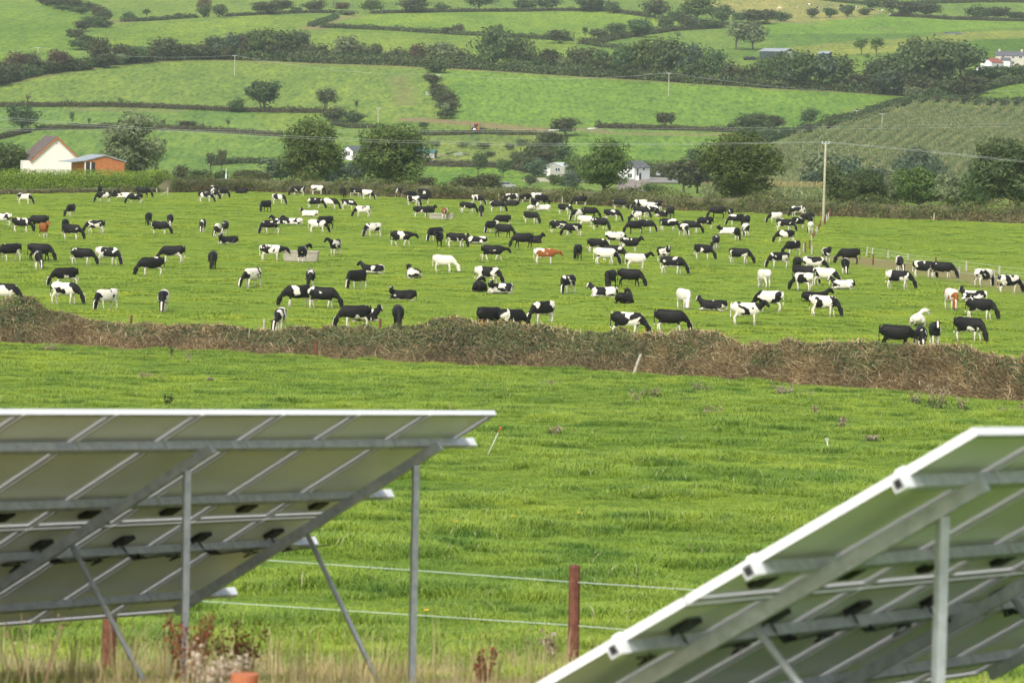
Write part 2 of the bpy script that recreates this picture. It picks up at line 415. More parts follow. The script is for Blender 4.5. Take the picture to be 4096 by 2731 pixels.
MT['petal'] = surf('yellow petals', (0.75,0.52,0.02), (0.70,0.45,0.02), 5, 0.6)
MT['terracotta'] = surf('terracotta', (0.42,0.12,0.045), (0.50,0.17,0.075), 6, 0.8)

# cattle coat: patches from 3-D noise in the cow's own space, one seed and one amount of white for each cow
def coat_mat():
    m, N, L, P = new_mat('cattle coat')
    tc = N.new('ShaderNodeTexCoord')
    def prop(n):
        a = N.new('ShaderNodeAttribute'); a.attribute_type = 'OBJECT'; a.attribute_name = n; return a.outputs['Fac']
    def geo(n):
        a = N.new('ShaderNodeAttribute'); a.attribute_name = n; return a.outputs['Fac']
    sd = prop('coat_seed')
    nz = N.new('ShaderNodeTexNoise'); nz.noise_dimensions = '4D'; nz.inputs['Scale'].default_value = 1.25
    nz.inputs['Detail'].default_value = 2.0; nz.inputs['Roughness'].default_value = 0.4; nz.inputs['Distortion'].default_value = 0.5
    L.new(tc.outputs['Object'], nz.inputs['Vector']); L.new(sd, nz.inputs['W'])
    sp = N.new('ShaderNodeTexNoise'); sp.noise_dimensions = '4D'; sp.inputs['Scale'].default_value = 5.0; sp.inputs['Detail'].default_value = 2.0
    L.new(tc.outputs['Object'], sp.inputs['Vector']); L.new(sd, sp.inputs['W'])
    n2 = math_(N, L, 'MULTIPLY_ADD', sp.outputs['Fac'], 0.12); L.new(nz.outputs['Fac'], n2.node.inputs[2])
    sx = N.new('ShaderNodeSeparateXYZ'); L.new(tc.outputs['Object'], sx.inputs[0])
    body = math_(N, L, 'GREATER_THAN', n2, prop('coat_cut'))
    # white underline, udder and lower legs with a ragged border
    zz = math_(N, L, 'MULTIPLY_ADD', nz.outputs['Fac'], -0.5); L.new(math_(N, L, 'MULTIPLY', sp.outputs['Fac'], -0.25), zz.node.inputs[2])
    zz2 = math_(N, L, 'ADD', sx.outputs['Z'], zz)
    belly = math_(N, L, 'LESS_THAN', zz2, prop('coat_belly'))
    white = math_(N, L, 'MAXIMUM', body, belly)
    # neck and head keep their own colour
    hd = math_(N, L, 'GREATER_THAN', math_(N, L, 'ADD', geo('headness'), math_(N, L, 'MULTIPLY', sp.outputs['Fac'], 0.3)), 0.62)
    white = mix(N, L, hd, white, prop('head_white'))
    bl = math_(N, L, 'GREATER_THAN', math_(N, L, 'MULTIPLY', geo('blaze'), prop('coat_blaze')), 0.5)
    white = math_(N, L, 'MAXIMUM', white, bl)
    dk = mix(N, L, prop('coat_red'), mix(N, L, nz.outputs['Fac'], (0.007,0.007,0.008), (0.017,0.015,0.014)), (0.27,0.085,0.022))
    wt = mix(N, L, sp.outputs['Fac'], (0.80,0.75,0.65), (0.66,0.60,0.50))
    c = mix(N, L, white, dk, wt)
    mud = math_(N, L, 'MULTIPLY', math_(N, L, 'LESS_THAN', sx.outputs['Z'], 0.17), 0.55); c = mix(N, L, mud, c, (0.10,0.075,0.05))
    ud = geo('udder'); c = mix(N, L, ud, c, (0.60,0.42,0.34))
    L.new(c, P.inputs['Base Color']); P.inputs['Roughness'].default_value = 0.6; P.inputs['Specular IOR Level'].default_value = 0.18
    return m
MT['coat'] = coat_mat()
MT['tag'] = surf('ear tag', (0.80,0.55,0.03), (0.75,0.5,0.03), 5, 0.5)

# ------------------------------------------------------------------ boundary lines, walked out on the ground
def walk(px_list, ymin=0.0):
    return np.array([hit(x, y, ymin) for x, y in px_list])
def resample(P, step):
    P = np.asarray(P)[:, :2]; d = np.r_[0, np.cumsum(np.hypot(*np.diff(P, axis=0).T))]
    n = max(2, int(d[-1] / step) + 1); s = np.linspace(0, d[-1], n)
    return np.c_[np.interp(s, d, P[:, 0]), np.interp(s, d, P[:, 1])], s
def seg_dist(X, Y, P):
    """distance of many points to a polyline"""
    best = np.full(X.shape, 1e9)
    for a, b in zip(P[:-1], P[1:]):
        ab = b[:2] - a[:2]; t = np.clip(((X - a[0])*ab[0] + (Y - a[1])*ab[1]) / (ab @ ab + 1e-9), 0, 1)
        best = np.minimum(best, np.hypot(X - a[0] - t*ab[0], Y - a[1] - t*ab[1]))
    return best
def inside(X, Y, P):
    r = np.zeros(X.shape, bool); n = len(P)
    for i in range(n):
        (x1, y1), (x2, y2) = P[i][:2], P[(i+1) % n][:2]
        c = ((y1 > Y) != (y2 > Y)) & (X < (x2 - x1) * (Y - y1) / ((y2 - y1) if y2 != y1 else 1e-9) + x1)
        r ^= c
    return r
FRONT = walk([(-420,1358),(0,1372),(350,1385),(700,1402),(1260,1432),(1800,1458),(2540,1497),(3200,1545),(3870,1592),(4096,1612),(4500,1648)])
BACK = walk([(-300,778),(0,778),(330,772),(640,770),(1000,766),(1200,775),(1500,786),(1700,795),(2000,803),(2300,815),(2600,838),(2900,848),(3100,856),(3320,866),(3600,877),(4096,895),(4400,905)], 300)
def line_y(P, X): return np.interp(X, P[:, 0], P[:, 1])
SAND = walk([(3370,1030),(3460,1042),(3560,1058),(3660,1075),(3760,1088),(3860,1105),(3960,1122),(4096,1150),(4300,1185)])

# ------------------------------------------------------------------ ground
def grid_mesh(name, ys, half, ncol, m):
    a = np.linspace(-1, 1, ncol)
    Y, A = np.meshgrid(ys, a, indexing='ij'); X = A * half(Y)
    Z = height(X, Y)
    V = np.stack([X, Y, Z], -1).reshape(-1, 3)
    i = np.arange(len(ys) - 1)[:, None] * ncol + np.arange(ncol - 1)[None]
    Q = np.stack([i, i + 1, i + ncol + 1, i + ncol], -1).reshape(-1, 4)
    me = np_mesh(name, V, Q, smooth=True); me.materials.append(m)
    return me, X.ravel(), Y.ravel()
def paint(me, tint, dirt):
    a = me.attributes.new('tint', 'FLOAT_COLOR', 'POINT'); a.data.foreach_set('color', np.c_[tint, np.ones(len(tint))].astype(np.float32).ravel())
    b = me.attributes.new('dirt', 'FLOAT', 'POINT'); b.data.foreach_set('value', dirt.astype(np.float32))
ys = [-60.0]
while ys[-1] < 640: ys.append(ys[-1] + (0.5 if ys[-1] < 60 else 0.9 if ys[-1] < 260 else 2.2))
ys[-1] = 640.0
me, X, Y = grid_mesh('ground', np.array(ys), lambda y: 0.30 * (np.abs(y) + 110), 150, MT['near_ground'])
hy = line_y(FRONT, X)
tint = np.where((Y < hy + 1)[:, None], np.array([0.125,0.205,0.026]), np.array([0.190,0.280,0.036]))
tint = np.where(((Y < 34) & (X < 0.6))[:, None], np.array([0.27,0.25,0.11]), tint)
dirt = np.clip(1.3 - np.abs(Y - hy - 0.6) / 2.6, 0, 1)
dirt = np.maximum(dirt, 0.75 * np.clip(1.25 - seg_dist(X, Y, SAND) / 4.5, 0, 1))
by = line_y(BACK, X); dirt = np.maximum(dirt, 0.5 * np.clip(1.2 - np.abs(Y - by - 1) / 3, 0, 1))
paint(me, tint, dirt)
tag(obj('ground', me), 'bright green grazed pasture and rough meadow sloping down to it', 'field', kind='structure')

ys = [640.0]
while ys[-1] < 3050: ys.append(ys[-1] + (5 if ys[-1] < 1500 else 8))
me, X, Y = grid_mesh('hillside', np.array(ys), lambda y: 0.23 * (y + 170), 300, MT['far_ground'])
tint = np.tile(np.array([0.150,0.225,0.044]), (len(X), 1)); dirt = np.zeros(len(X))
def field(px, col, ymin=640):
    P = walk(px, ymin); tint[inside(X, Y, P)] = col
field([(-300,10),(170,10),(390,95),(280,165),(310,215),(0,240),(-300,260)], (0.143,0.229,0.034))
field([(410,20),(420,95),(480,85),(900,70),(1300,50),(1330,-60),(400,-60)], (0.170,0.242,0.047))
field([(330,170),(440,110),(900,75),(1330,62),(1230,115),(1150,190),(700,230),(440,230)], (0.170,0.248,0.038))
field([(1240,112),(1340,62),(2000,48),(2420,45),(2880,95),(2400,160),(1850,138)], (0.177,0.267,0.036))
field([(1200,200),(1250,122),(1850,140),(2300,170),(2280,230),(1900,240)], (0.184,0.260,0.042))
field([(-300,420),(-300,345),(0,340),(300,280),(850,236),(1300,254),(1720,280),(1750,470),(1000,450),(500,430)], (0.170,0.242,0.053))
field([(1790,285),(2048,288),(2800,335),(3560,380),(3200,505),(2900,508),(2380,505),(1800,485)], (0.143,0.242,0.044))
field([(-300,520),(-300,430),(0,430),(500,432),(1000,452),(1100,540),(700,520)], (0.143,0.229,0.055))
field([(-300,745),(-300,530),(100,532),(700,524),(1100,548),(1350,560),(1300,745)], (0.143,0.229,0.047))
field([(2250,560),(2380,515),(2950,525),(2900,620),(2700,640),(2250,640)], (0.150,0.248,0.044))
field([(1660,545),(1930,535),(2180,530),(2160,620),(2020,655),(1690,650),(1660,610)], (0.170,0.222,0.055))
field([(1690,668),(2020,672),(2110,700),(2090,745),(1700,740)], (0.163,0.267,0.038))
field([(2700,5),(3250,-5),(3560,45),(3480,68),(3072,92),(2900,70)], (0.258,0.254,0.084))
field([(2900,105),(3072,95),(3480,70),(3700,70),(4300,95),(4300,110),(3780,128),(3070,140)], (0.156,0.260,0.036))
field([(3060,140),(3780,128),(4300,112),(4300,150),(3700,180),(3100,210)], (0.116,0.198,0.038))
field([(3060,200),(3500,160),(3850,130),(4300,125),(4300,150),(3900,160),(3550,210),(3100,235)], (0.224,0.254,0.055))
field([(3880,165),(4300,145),(4300,240),(3900,240)], (0.088,0.167,0.023))
field([(2790,812),(2960,720),(3050,640),(3110,578),(3200,548),(3360,515),(3464,482),(3600,440),(3650,424),(3760,420),(3900,430),(4096,434),(4330,440),(4330,760),(4096,790),(3400,815)], (0.085,0.110,0.034))
field([(3850,345),(4300,290),(4300,345),(3900,370)], (0.170,0.254,0.038))
for pl, wd, amt in (([(1640,478),(1760,485),(1900,497),(2050,512),(2180,522)], 5, 1.0), ([(2300,517),(2370,520),(2420,532),(2500,535),(2900,540)], 3.5, 0.8),
                    ([(1590,310),(1612,350),(1620,420)], 4, 0.35), ([(0,338),(150,304),(300,281),(600,246),(850,238),(1300,256),(1700,272),(2048,290),(2500,318),(3072,354),(3560,380)], 4, 0.7),
                    ([(1250,118),(1330,75),(1420,64)], 6, 0.7), ([(3500,115),(3560,118)], 4, 0.6), ([(3770,135),(3850,137)], 6, 0.7), ([(300,438),(700,446)], 4, 0.6),
                    ([(3130,88),(3270,98)], 5, 0.8), ([(1690,640),(1850,648),(2020,652)], 5, 0.5), ([(440,88),(480,88)], 8, 0.7)):
    dirt = np.maximum(dirt, amt * np.clip(1.4 - seg_dist(X, Y, walk(pl, 640)) / wd, 0, 1))
paint(me, tint, dirt)
tag(obj('hillside', me), 'far green hillside of hedged fields across the valley', 'hillside', kind='structure')

# ------------------------------------------------------------------ grass, uncountable: tufts instanced on scattered points
def tuft(name, n, rad, hgt, wid, lean, m, seed):
    g = np.random.default_rng(seed)
    V, Q, T3, al = [], [], [], []
    for i in range(n):
        r = rad * math.sqrt(g.random()); t = g.random() * 6.283
        b = np.array([r*math.cos(t), r*math.sin(t), -0.02]); a = g.random() * 6.283
        d = np.array([math.cos(a), math.sin(a), 0]); sd = np.array([-d[1], d[0], 0]) * wid * (0.6 + 0.7*g.random()) / 2
        h = hgt * (0.55 + 0.6*g.random()); ln = lean * h * (0.3 + g.random())
        mid = b + d*ln*0.35 + np.array([0, 0, h*0.62]); tip = b + d*ln + np.array([0, 0, h*(0.95 - 0.25*g.random())])
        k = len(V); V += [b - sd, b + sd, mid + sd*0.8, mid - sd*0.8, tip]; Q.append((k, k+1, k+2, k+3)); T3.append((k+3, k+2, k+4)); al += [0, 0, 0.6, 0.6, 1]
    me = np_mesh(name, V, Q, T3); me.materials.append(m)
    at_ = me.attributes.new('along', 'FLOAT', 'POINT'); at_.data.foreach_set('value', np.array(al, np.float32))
    return bpy.data.objects.new(name, me)
def scatter(name, pts, scl, protos, label, cat, idx=None):
    n = len(pts)
    me = np_mesh(name, pts)
    rot = np.zeros((n, 3), np.float32); rot[:, 2] = rng.random(n) * 6.283
    if idx is None: idx = rng.integers(0, len(protos), n)
    for nm, ty, key, val in (('rot', 'FLOAT_VECTOR', 'vector', rot), ('scl', 'FLOAT_VECTOR', 'vector', scl.astype(np.float32)), ('idx', 'INT', 'value', idx.astype(np.int32))):
        a = me.attributes.new(nm, ty, 'POINT'); a.data.foreach_set(key, val.ravel())
    c = bpy.data.collections.new(name + ' tufts')
    for p in protos: c.objects.link(p)
    o = obj(name, me)
    ng = bpy.data.node_groups.new(name, 'GeometryNodeTree')
    ng.interface.new_socket('Geometry', in_out='INPUT', socket_type='NodeSocketGeometry')
    ng.interface.new_socket('Geometry', in_out='OUTPUT', socket_type='NodeSocketGeometry')
    N, L = ng.nodes, ng.links
    gi, go = N.new('NodeGroupInput'), N.new('NodeGroupOutput')
    ci = N.new('GeometryNodeCollectionInfo'); ci.inputs['Collection'].default_value = c; ci.inputs['Separate Children'].default_value = True; ci.inputs['Reset Children'].default_value = True
    ip = N.new('GeometryNodeInstanceOnPoints'); ip.inputs['Pick Instance'].default_value = True
    def na(nm, ty):
        x = N.new('GeometryNodeInputNamedAttribute'); x.data_type = ty; x.inputs['Name'].default_value = nm
        return [s for s in x.outputs if s.enabled and s.name == 'Attribute'][0]
    L.new(gi.outputs[0], ip.inputs['Points']); L.new(ci.outputs[0], ip.inputs['Instance']); L.new(na('idx', 'INT'), ip.inputs['Instance Index'])
    er = N.new('FunctionNodeEulerToRotation'); L.new(na('rot', 'FLOAT_VECTOR'), er.inputs[0]); L.new(er.outputs[0], ip.inputs['Rotation'])
    L.new(na('scl', 'FLOAT_VECTOR'), ip.inputs['Scale']); L.new(ip.outputs[0], go.inputs[0])
    md = o.modifiers.new('tufts', 'NODES'); md.node_group = ng
    return tag(o, label, cat, kind='stuff')
def vnoise(X, Y, s, seed=0):
    """cheap smooth value noise in 0..1"""
    x, y = X / s + seed*17.3, Y / s + seed*9.1
    i, j = np.floor(x).astype(int), np.floor(y).astype(int); fx, fy = x - i, y - j
    fx, fy = fx*fx*(3-2*fx), fy*fy*(3-2*fy)
    h = lambda a, b: (np.sin(a*127.1 + b*311.7 + seed*74.7) * 43758.5453) % 1.0
    return (h(i, j)*(1-fx) + h(i+1, j)*fx)*(1-fy) + (h(i, j+1)*(1-fx) + h(i+1, j+1)*fx)*fy
def spread(y0, y1, dens, k=0.150, pad=2.5):
    """points between two distances across the width of the view; dens(y) per square metre"""
    yy = np.linspace(y0, y1, 400); wdt = 2*(k*yy + pad); pdf = dens(yy) * wdt
    n = int((np.trapezoid if hasattr(np, "trapezoid") else np.trapz)(pdf, yy)); c = np.cumsum(pdf); c = c / c[-1]
    Y = np.interp(rng.random(n), c, yy); X = (rng.random(n)*2 - 1) * (k*Y + pad)
    return X, Y
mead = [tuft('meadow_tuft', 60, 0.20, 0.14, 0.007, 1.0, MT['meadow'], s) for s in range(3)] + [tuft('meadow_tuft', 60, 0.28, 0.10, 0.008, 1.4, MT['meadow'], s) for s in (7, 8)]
X, Y = spread(24, 262, lambda y: np.interp(y, [24, 45, 90, 150, 262], [34, 30, 17, 10, 8]))
k = (Y < line_y(FRONT, X) - 0.2 + 0.9*(rng.random(len(X)) - 0.5)); X, Y = X[k], Y[k]
tall = vnoise(X, Y, 1.7, 1)*0.6 + vnoise(X, Y, 0.7, 2)*0.4
s = 0.45 + 1.35*np.clip(tall - 0.32, 0, 1)**1.2*2.0
s *= np.interp(Y, [24, 60, 140, 262], [0.9, 1.0, 1.15, 1.3])
scl = np.c_[s*(0.9 + 0.5*rng.random(len(s))), s*(0.9 + 0.5*rng.random(len(s))), s*(0.6 + 0.5*rng.random(len(s)))]
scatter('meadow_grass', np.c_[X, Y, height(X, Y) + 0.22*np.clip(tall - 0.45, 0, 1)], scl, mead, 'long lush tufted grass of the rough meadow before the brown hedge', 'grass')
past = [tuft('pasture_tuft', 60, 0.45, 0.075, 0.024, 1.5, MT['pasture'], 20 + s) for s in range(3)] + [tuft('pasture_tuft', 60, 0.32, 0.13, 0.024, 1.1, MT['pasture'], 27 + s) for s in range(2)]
X, Y = spread(135, 612, lambda y: np.interp(y, [135, 300, 450, 612], [4.2, 3.0, 2.2, 1.8]), 0.146, 3)
k = (Y > line_y(FRONT, X) + 1.6) & (Y < line_y(BACK, X) - 0.8) & (seg_dist(X, Y, SAND) > 2.5 + 2.5*rng.random(len(X)))
X, Y = X[k], Y[k]
tall = vnoise(X, Y, 3.2, 3)*0.55 + vnoise(X, Y, 1.1, 4)*0.45
s = 0.8 + 1.1*np.clip(tall - 0.45, 0, 1)*2
scl = np.c_[s*(0.9 + 0.5*rng.random(len(s))), s*(0.9 + 0.5*rng.random(len(s))), s*(0.55 + 0.6*rng.random(len(s)))]
idx = np.where(tall > 0.62, rng.integers(3, 5, len(s)), rng.integers(0, 3, len(s)))
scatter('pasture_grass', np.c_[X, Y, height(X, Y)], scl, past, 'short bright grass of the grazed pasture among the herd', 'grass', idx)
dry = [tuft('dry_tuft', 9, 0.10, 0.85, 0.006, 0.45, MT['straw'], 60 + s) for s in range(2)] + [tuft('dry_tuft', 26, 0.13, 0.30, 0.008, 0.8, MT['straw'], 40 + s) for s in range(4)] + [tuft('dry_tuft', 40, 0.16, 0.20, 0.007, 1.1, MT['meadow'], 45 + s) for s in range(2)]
X, Y = spread(22, 37.5, lambda y: y*0 + 60, 0.142, 1.5)
k = (X < 0.05*Y - 2.2*vnoise(X, Y, 2.0, 6) + 0.6) | (rng.random(len(X)) < 0.06); k &= rng.random(len(X)) < np.interp(Y, [22, 33, 37.5], [1, 0.8, 0.1]); X, Y = X[k], Y[k]
s = 0.35 + 0.6*vnoise(X, Y, 0.9, 5) ; scl = np.c_[s, s, s*(0.7 + 0.6*rng.random(len(s)))]
scatter('dry_grass', np.c_[X, Y, height(X, Y)], scl, dry, 'long straw-coloured grass growing under the solar arrays', 'grass', np.where(rng.random(len(s)) < 0.10, rng.integers(0, 2, len(s)), rng.integers(2, 8, len(s))))

# ------------------------------------------------------------------ trees
def quads(C, Nn, size, asp=1.0, roll=None):
    """leaf-sized quads at C facing Nn"""
    n = len(C); Nn = Nn / (np.linalg.norm(Nn, axis=1, keepdims=True) + 1e-9)
    a = np.cross(Nn, rng.normal(size=(n, 3))); a /= np.linalg.norm(a, axis=1, keepdims=True) + 1e-9
    b = np.cross(Nn, a)
    a = a * (size * asp / 2)[:, None]; b = b * (size / asp / 2)[:, None]
    V = np.stack([C - a, C - b*0.9, C + a, C + b*0.9], 1).reshape(-1, 3)
    return V, np.arange(n*4).reshape(n, 4)
def sph(n):
    v = rng.normal(size=(n, 3)); return v / np.linalg.norm(v, axis=1, keepdims=True)
def crown(n, leaf, nl, bottom, lobe=(0.17, 0.26), squash=1.0, shape='round', asp=1.35, fill=0.25):
    """unit tree (1 high, 1 wide): lobes of foliage on an uneven envelope, leaves on the skin of each lobe"""
    cz, rz = (1 + bottom)/2, (1 - bottom)/2
    L = []
    for i in range(nl):
        for _ in range(30):
            d = sph(1)[0]; q = rng.random()**0.45
            p = np.array([d[0]*0.36*q, d[1]*0.36*q, cz + d[2]*(rz - 0.12)*q])
            t = (p[2] - bottom) / (1 - bottom)
            lim = {'round': 1.0, 'cone': 1.15 - 0.75*t, 'egg': 1.1 - 0.45*t, 'flat': 0.75 + 0.35*t}[shape]
            p[:2] *= lim
            if all(np.linalg.norm(p - o[0]) > 0.09 for o in L): break
        L.append((p, lobe[0] + (lobe[1] - lobe[0])*rng.random()))
    wts = np.array([l[1]**2 for l in L]); cnt = (n * wts / wts.sum()).astype(int)
    C, Nn = [], []
    for (p, r), k in zip(L, cnt):
        d = sph(k); d[:, 2] = d[:, 2]*0.9 + 0.15
        rr = r * (0.72 + 0.36*rng.random(k)**0.7) * (0.82 + 0.36*vnoise(d[:, 0] + d[:, 2]*0.7, d[:, 1] - d[:, 2]*0.4, 0.42, int(p[2]*97)))
        ins = rng.random(k) < fill; rr = np.where(ins, r*rng.random(k)*0.8, rr)
        c = p + d*rr[:, None]*np.array([1, 1, 0.82*squash]); C.append(c)
        out = d*0.9 + (c - np.array([0, 0, cz]))*0.8 + np.array([0, 0, 0.35]); Nn.append(out + rng.normal(size=(k, 3))*0.55)
    C, Nn = np.concatenate(C), np.concatenate(Nn)
    k = C[:, 2] > bottom*0.55; C, Nn = C[k], Nn[k]
    C[:, 2] = C[:, 2] / max(C[:, 2].max(), 1e-6)
    V, Q = quads(C, Nn, leaf*(0.6 + 0.8*rng.random(len(C))), asp)
    return V, Q, L
def trunk(L, bottom, rad, m, nlimb=9, lean=0.0):
    b = MB(); top = 0.5 + 0.5*bottom + 0.2
    pts = [(lean*t + 0.012*math.sin(t*9), 0.012*math.cos(t*7), t*top) for t in np.linspace(0, 1, 6)]
    b.tube(pts, [rad*(1.5 if i == 0 else 1.1 - i*0.17) for i in range(6)], 7)
    ch = sorted(L, key=lambda l: -l[1])[:nlimb]
    for p, r in ch:
        z0 = min(top*0.85, max(bottom*0.8, p[2]*0.55)); s = (lean*z0/top, 0, z0)
        mid = ((s[0] + p[0])*0.5, p[1]*0.45, (z0 + p[2])*0.5 - 0.01)
        b.tube([s, mid, tuple(p)], [rad*0.5, rad*0.32, rad*0.12], 5)
    return b.mesh('trunk', m)
def make_kind(n, leaf, nl, bottom, mats, shape='round', lobe=(0.17, 0.26), asp=1.35, fill=0.25, rad=0.022):
    V, Q, L = crown(n, leaf, nl, bottom, lobe, 1.0, shape, asp, fill)
    out = {}
    for k in mats:
        me = np_mesh('crown', V, Q); me.materials.append(MT[k]); out[k] = me
    return out, trunk(L, bottom, rad, MT['bark'])
LEAFS = ('oak', 'ash', 'blue', 'thorn', 'rust', 'pale')
KIND = {
 'round': [make_kind(1700, 0.070, 20, 0.16, LEAFS, 'round') for _ in range(3)],
 'egg':   [make_kind(1700, 0.062, 20, 0.12, LEAFS, 'egg') for _ in range(2)],
 'bush':  [make_kind(1300, 0.085, 15, 0.02, LEAFS, 'flat', (0.20, 0.30)) for _ in range(3)],
 'airy':  [make_kind(620, 0.072, 13, 0.26, LEAFS, 'egg', (0.12, 0.2), 1.5, 0.1, 0.026) for _ in range(2)],
 'bare':  [make_kind(300, 0.065, 10, 0.30, LEAFS, 'flat', (0.13, 0.2), 1.5, 0.1, 0.03) for _ in range(2)],
}
WORDS = {'oak': 'dark green', 'ash': 'mid green', 'blue': 'blue-green', 'thorn': 'brownish green', 'rust': 'reddish brown', 'pale': 'pale green'}
KW = {'round': ('leafy_tree', 'round-topped tree', 'tree'), 'egg': ('leafy_tree', 'tall leafy tree', 'tree'), 'bush': ('bush', 'dense bush', 'bush'), 'airy': ('slender_tree', 'thin-crowned tree', 'tree'), 'bare': ('thorn_tree', 'sparse thorn tree', 'tree')}
ROWS = {}
def tree(kind, leaf, px, base, top, wpx, row, Y=None, variant=None):
    """a tree whose foot is where the photograph shows its foot, as tall and wide as it looks there"""
    p = hit(px, base, 640) if Y is None else grounded(px, Y)
    s = ppm(p)
    # the foot may be hidden: the crown still reaches the height seen
    h = max(1.2, (np.dot(at(px, top, p[1]) - p, [0, 0, 1])))
    i = random.randrange(len(KIND[kind])) if variant is None else variant
    cm, tm = KIND[kind][i]
    nm, wd, cat = KW[kind]
    t = empty(nm, p - np.array([0, 0, 0.15]), random.random()*6.28)
    t.scale = (wpx/s*(1.38 + 0.3*random.random()), wpx/s*(1.38 + 0.3*random.random()), h + 0.15)
    obj('trunk', tm, t); obj('crown', cm[leaf], t)
    t['category'] = cat; t['group'] = row
    ROWS.setdefault(row, []).append((px, t, WORDS[leaf] + ' ' + wd))
    return t
def name_rows():
    for row, l in ROWS.items():
        by = {}
        for px, t, d in sorted(l, key=lambda q: q[0]): by.setdefault(d, []).append(t)
        for d, ts in by.items():
            for i, t in enumerate(ts):
                t['label'] = (d + ' in the ' + row) if len(ts) == 1 else f'{d}, {ordw(i)} from the house, {row}'
a, b = 'tree belt', 'hill'
BELT = 'long hillside tree belt'
for l in (  # kind, leaf, x, base, top, width
 ('bush','thorn',-40,345,255,110),('round','rust',60,310,203,75),('bush','thorn',20,330,235,90),('round','thorn',130,300,207,70),('bush','oak',95,310,245,80),('round','rust',232,288,197,70),('bush','thorn',190,295,240,80),('bush','thorn',270,285,228,80),('bush','ash',330,280,238,70),
 ('egg','thorn',400,262,145,75),('bush','thorn',420,272,215,90),('round','thorn',478,258,170,60),('bush','oak',540,255,180,70),('bush','pale',478,262,215,50),('bush','thorn',590,250,192,60),('round','thorn',655,242,146,105),('bush','thorn',745,240,172,60),('bush','thorn',800,240,165,70),('round','blue',852,238,140,75),('round','blue',935,238,128,90),('round','rust',1000,238,133,80),('round','oak',1045,240,118,80),('bush','thorn',905,240,180,70),
 ('round','ash',1070,240,110,110),('round','oak',1145,240,120,110),('round','blue',1195,240,118,80),('bush','thorn',1215,242,165,70),('bush','thorn',1270,245,172,70),('bush','thorn',1095,242,170,90),
 ('round','pale',1393,250,141,105),('bush','thorn',1460,252,172,70),('bush','thorn',1508,250,175,45),('bush','pale',1548,255,205,50),('bush','thorn',1605,258,188,75),('round','rust',1675,260,172,65),('round','pale',1755,265,166,105),('bush','thorn',1850,272,195,70),
 ('egg','oak',1975,280,98,135),('egg','thorn',1990,275,128,80),('egg','oak',2085,285,140,100),('bush','thorn',2200,292,196,80),('bush','oak',2160,290,220,80),('bush','thorn',2330,300,185,90),('bush','pale',2250,298,228,45),('bush','oak',2410,305,196,50),('bush','thorn',2420,308,228,90),
 ('round','oak',2500,312,168,90),('round','ash',2585,315,145,130),('round','oak',2690,322,148,110),('round','blue',2760,325,168,100),('round','oak',2850,330,190,90),('round','ash',2640,320,180,90),('bush','oak',2540,316,240,90),('bush','oak',2800,330,235,100),('bush','thorn',2935,340,245,80),('bush','thorn',3010,345,255,70),
 ('round','oak',3060,348,225,80),('round','oak',3120,352,205,80),('round','oak',3220,358,198,120),('round','blue',3290,360,212,110),('round','oak',3370,362,214,100),('round','blue',3180,355,240,90),('bush','thorn',3420,366,285,110),('bush','oak',3330,362,270,100),
 ('round','oak',3540,372,225,110),('round','oak',3630,370,195,130),('egg','oak',3655,300,135,100),('egg','oak',3740,320,140,110),('round','oak',3840,330,157,160),('round','oak',3760,375,165,150),('bush','blue',3560,382,280,110),('bush','thorn',3640,385,290,90),('bush','thorn',3700,388,300,80),('bush','oak',3790,380,310,90),('bush','thorn',3880,375,300,110)): tree(*l, BELT)
DIAG = 'slanting hedgerow'
for l in (('bush','thorn',190,25,-15,70),('bush','thorn',235,30,-10,80),('egg','thorn',290,42,-20,90),('bush','oak',250,46,22,60),('bush','oak',325,58,28,60),('bush','thorn',358,40,6,45),('bush','thorn',400,75,18,60),('bush','thorn',415,88,45,55),('bush','oak',375,105,65,70),('bush','thorn',330,125,82,60),('bush','oak',378,112,70,50),('bush','thorn',305,165,115,60),('bush','oak',345,195,140,70),('bush','oak',325,200,160,70),('bush','thorn',415,110,85,60)): tree(*l, DIAG)
TOP = 'topmost hill hedgerow'
for l in (('egg','rust',815,50,-12,50),('bush','oak',815,70,15,48),('bush','oak',878,72,18,50),('bush','oak',515,85,45,35),('airy','oak',587,73,36,30),('bush','thorn',715,75,50,30),
 ('bush','thorn',1060,58,5,85),('bush','thorn',1125,52,-2,75),('bush','oak',1185,50,28,35),('bush','thorn',1255,50,-3,75),('bush','rust',1365,48,8,50),('bush','pale',1390,62,38,60),('round','ash',1485,52,-5,75),('bush','thorn',1655,52,-15,95),('bush','oak',1770,46,10,50),('round','oak',1915,45,-25,90),
 ('bush','oak',2098,42,-8,70),('bush','oak',2190,42,-10,80),('bush','thorn',2365,48,-12,110),('bush','oak',2450,55,5,50),('bush','thorn',2620,75,0,105),('round','ash',2790,88,-22,125),('bush','oak',2890,102,20,65),('bush','oak',2705,85,45,60),('bush','oak',2960,95,48,45),('bush','thorn',3020,98,38,80),('bush','thorn',3068,96,36,60),
 ('bush','oak',3125,86,44,65),('bush','thorn',3248,72,33,45),('bush','oak',3320,72,32,46),('bush','oak',3388,68,20,50),('bush','oak',3456,62,29,42),('bush','oak',3490,32,-12,50),('bush','thorn',3560,50,-12,60),('bush','thorn',3630,68,5,90),('bush','thorn',3710,70,12,80),('bush','oak',3908,80,18,70),('bush','thorn',3990,82,25,80),('bush','oak',4060,82,45,60),('bush','thorn',4110,84,50,60)): tree(*l, TOP)
MIDR = 'rows between upper fields'
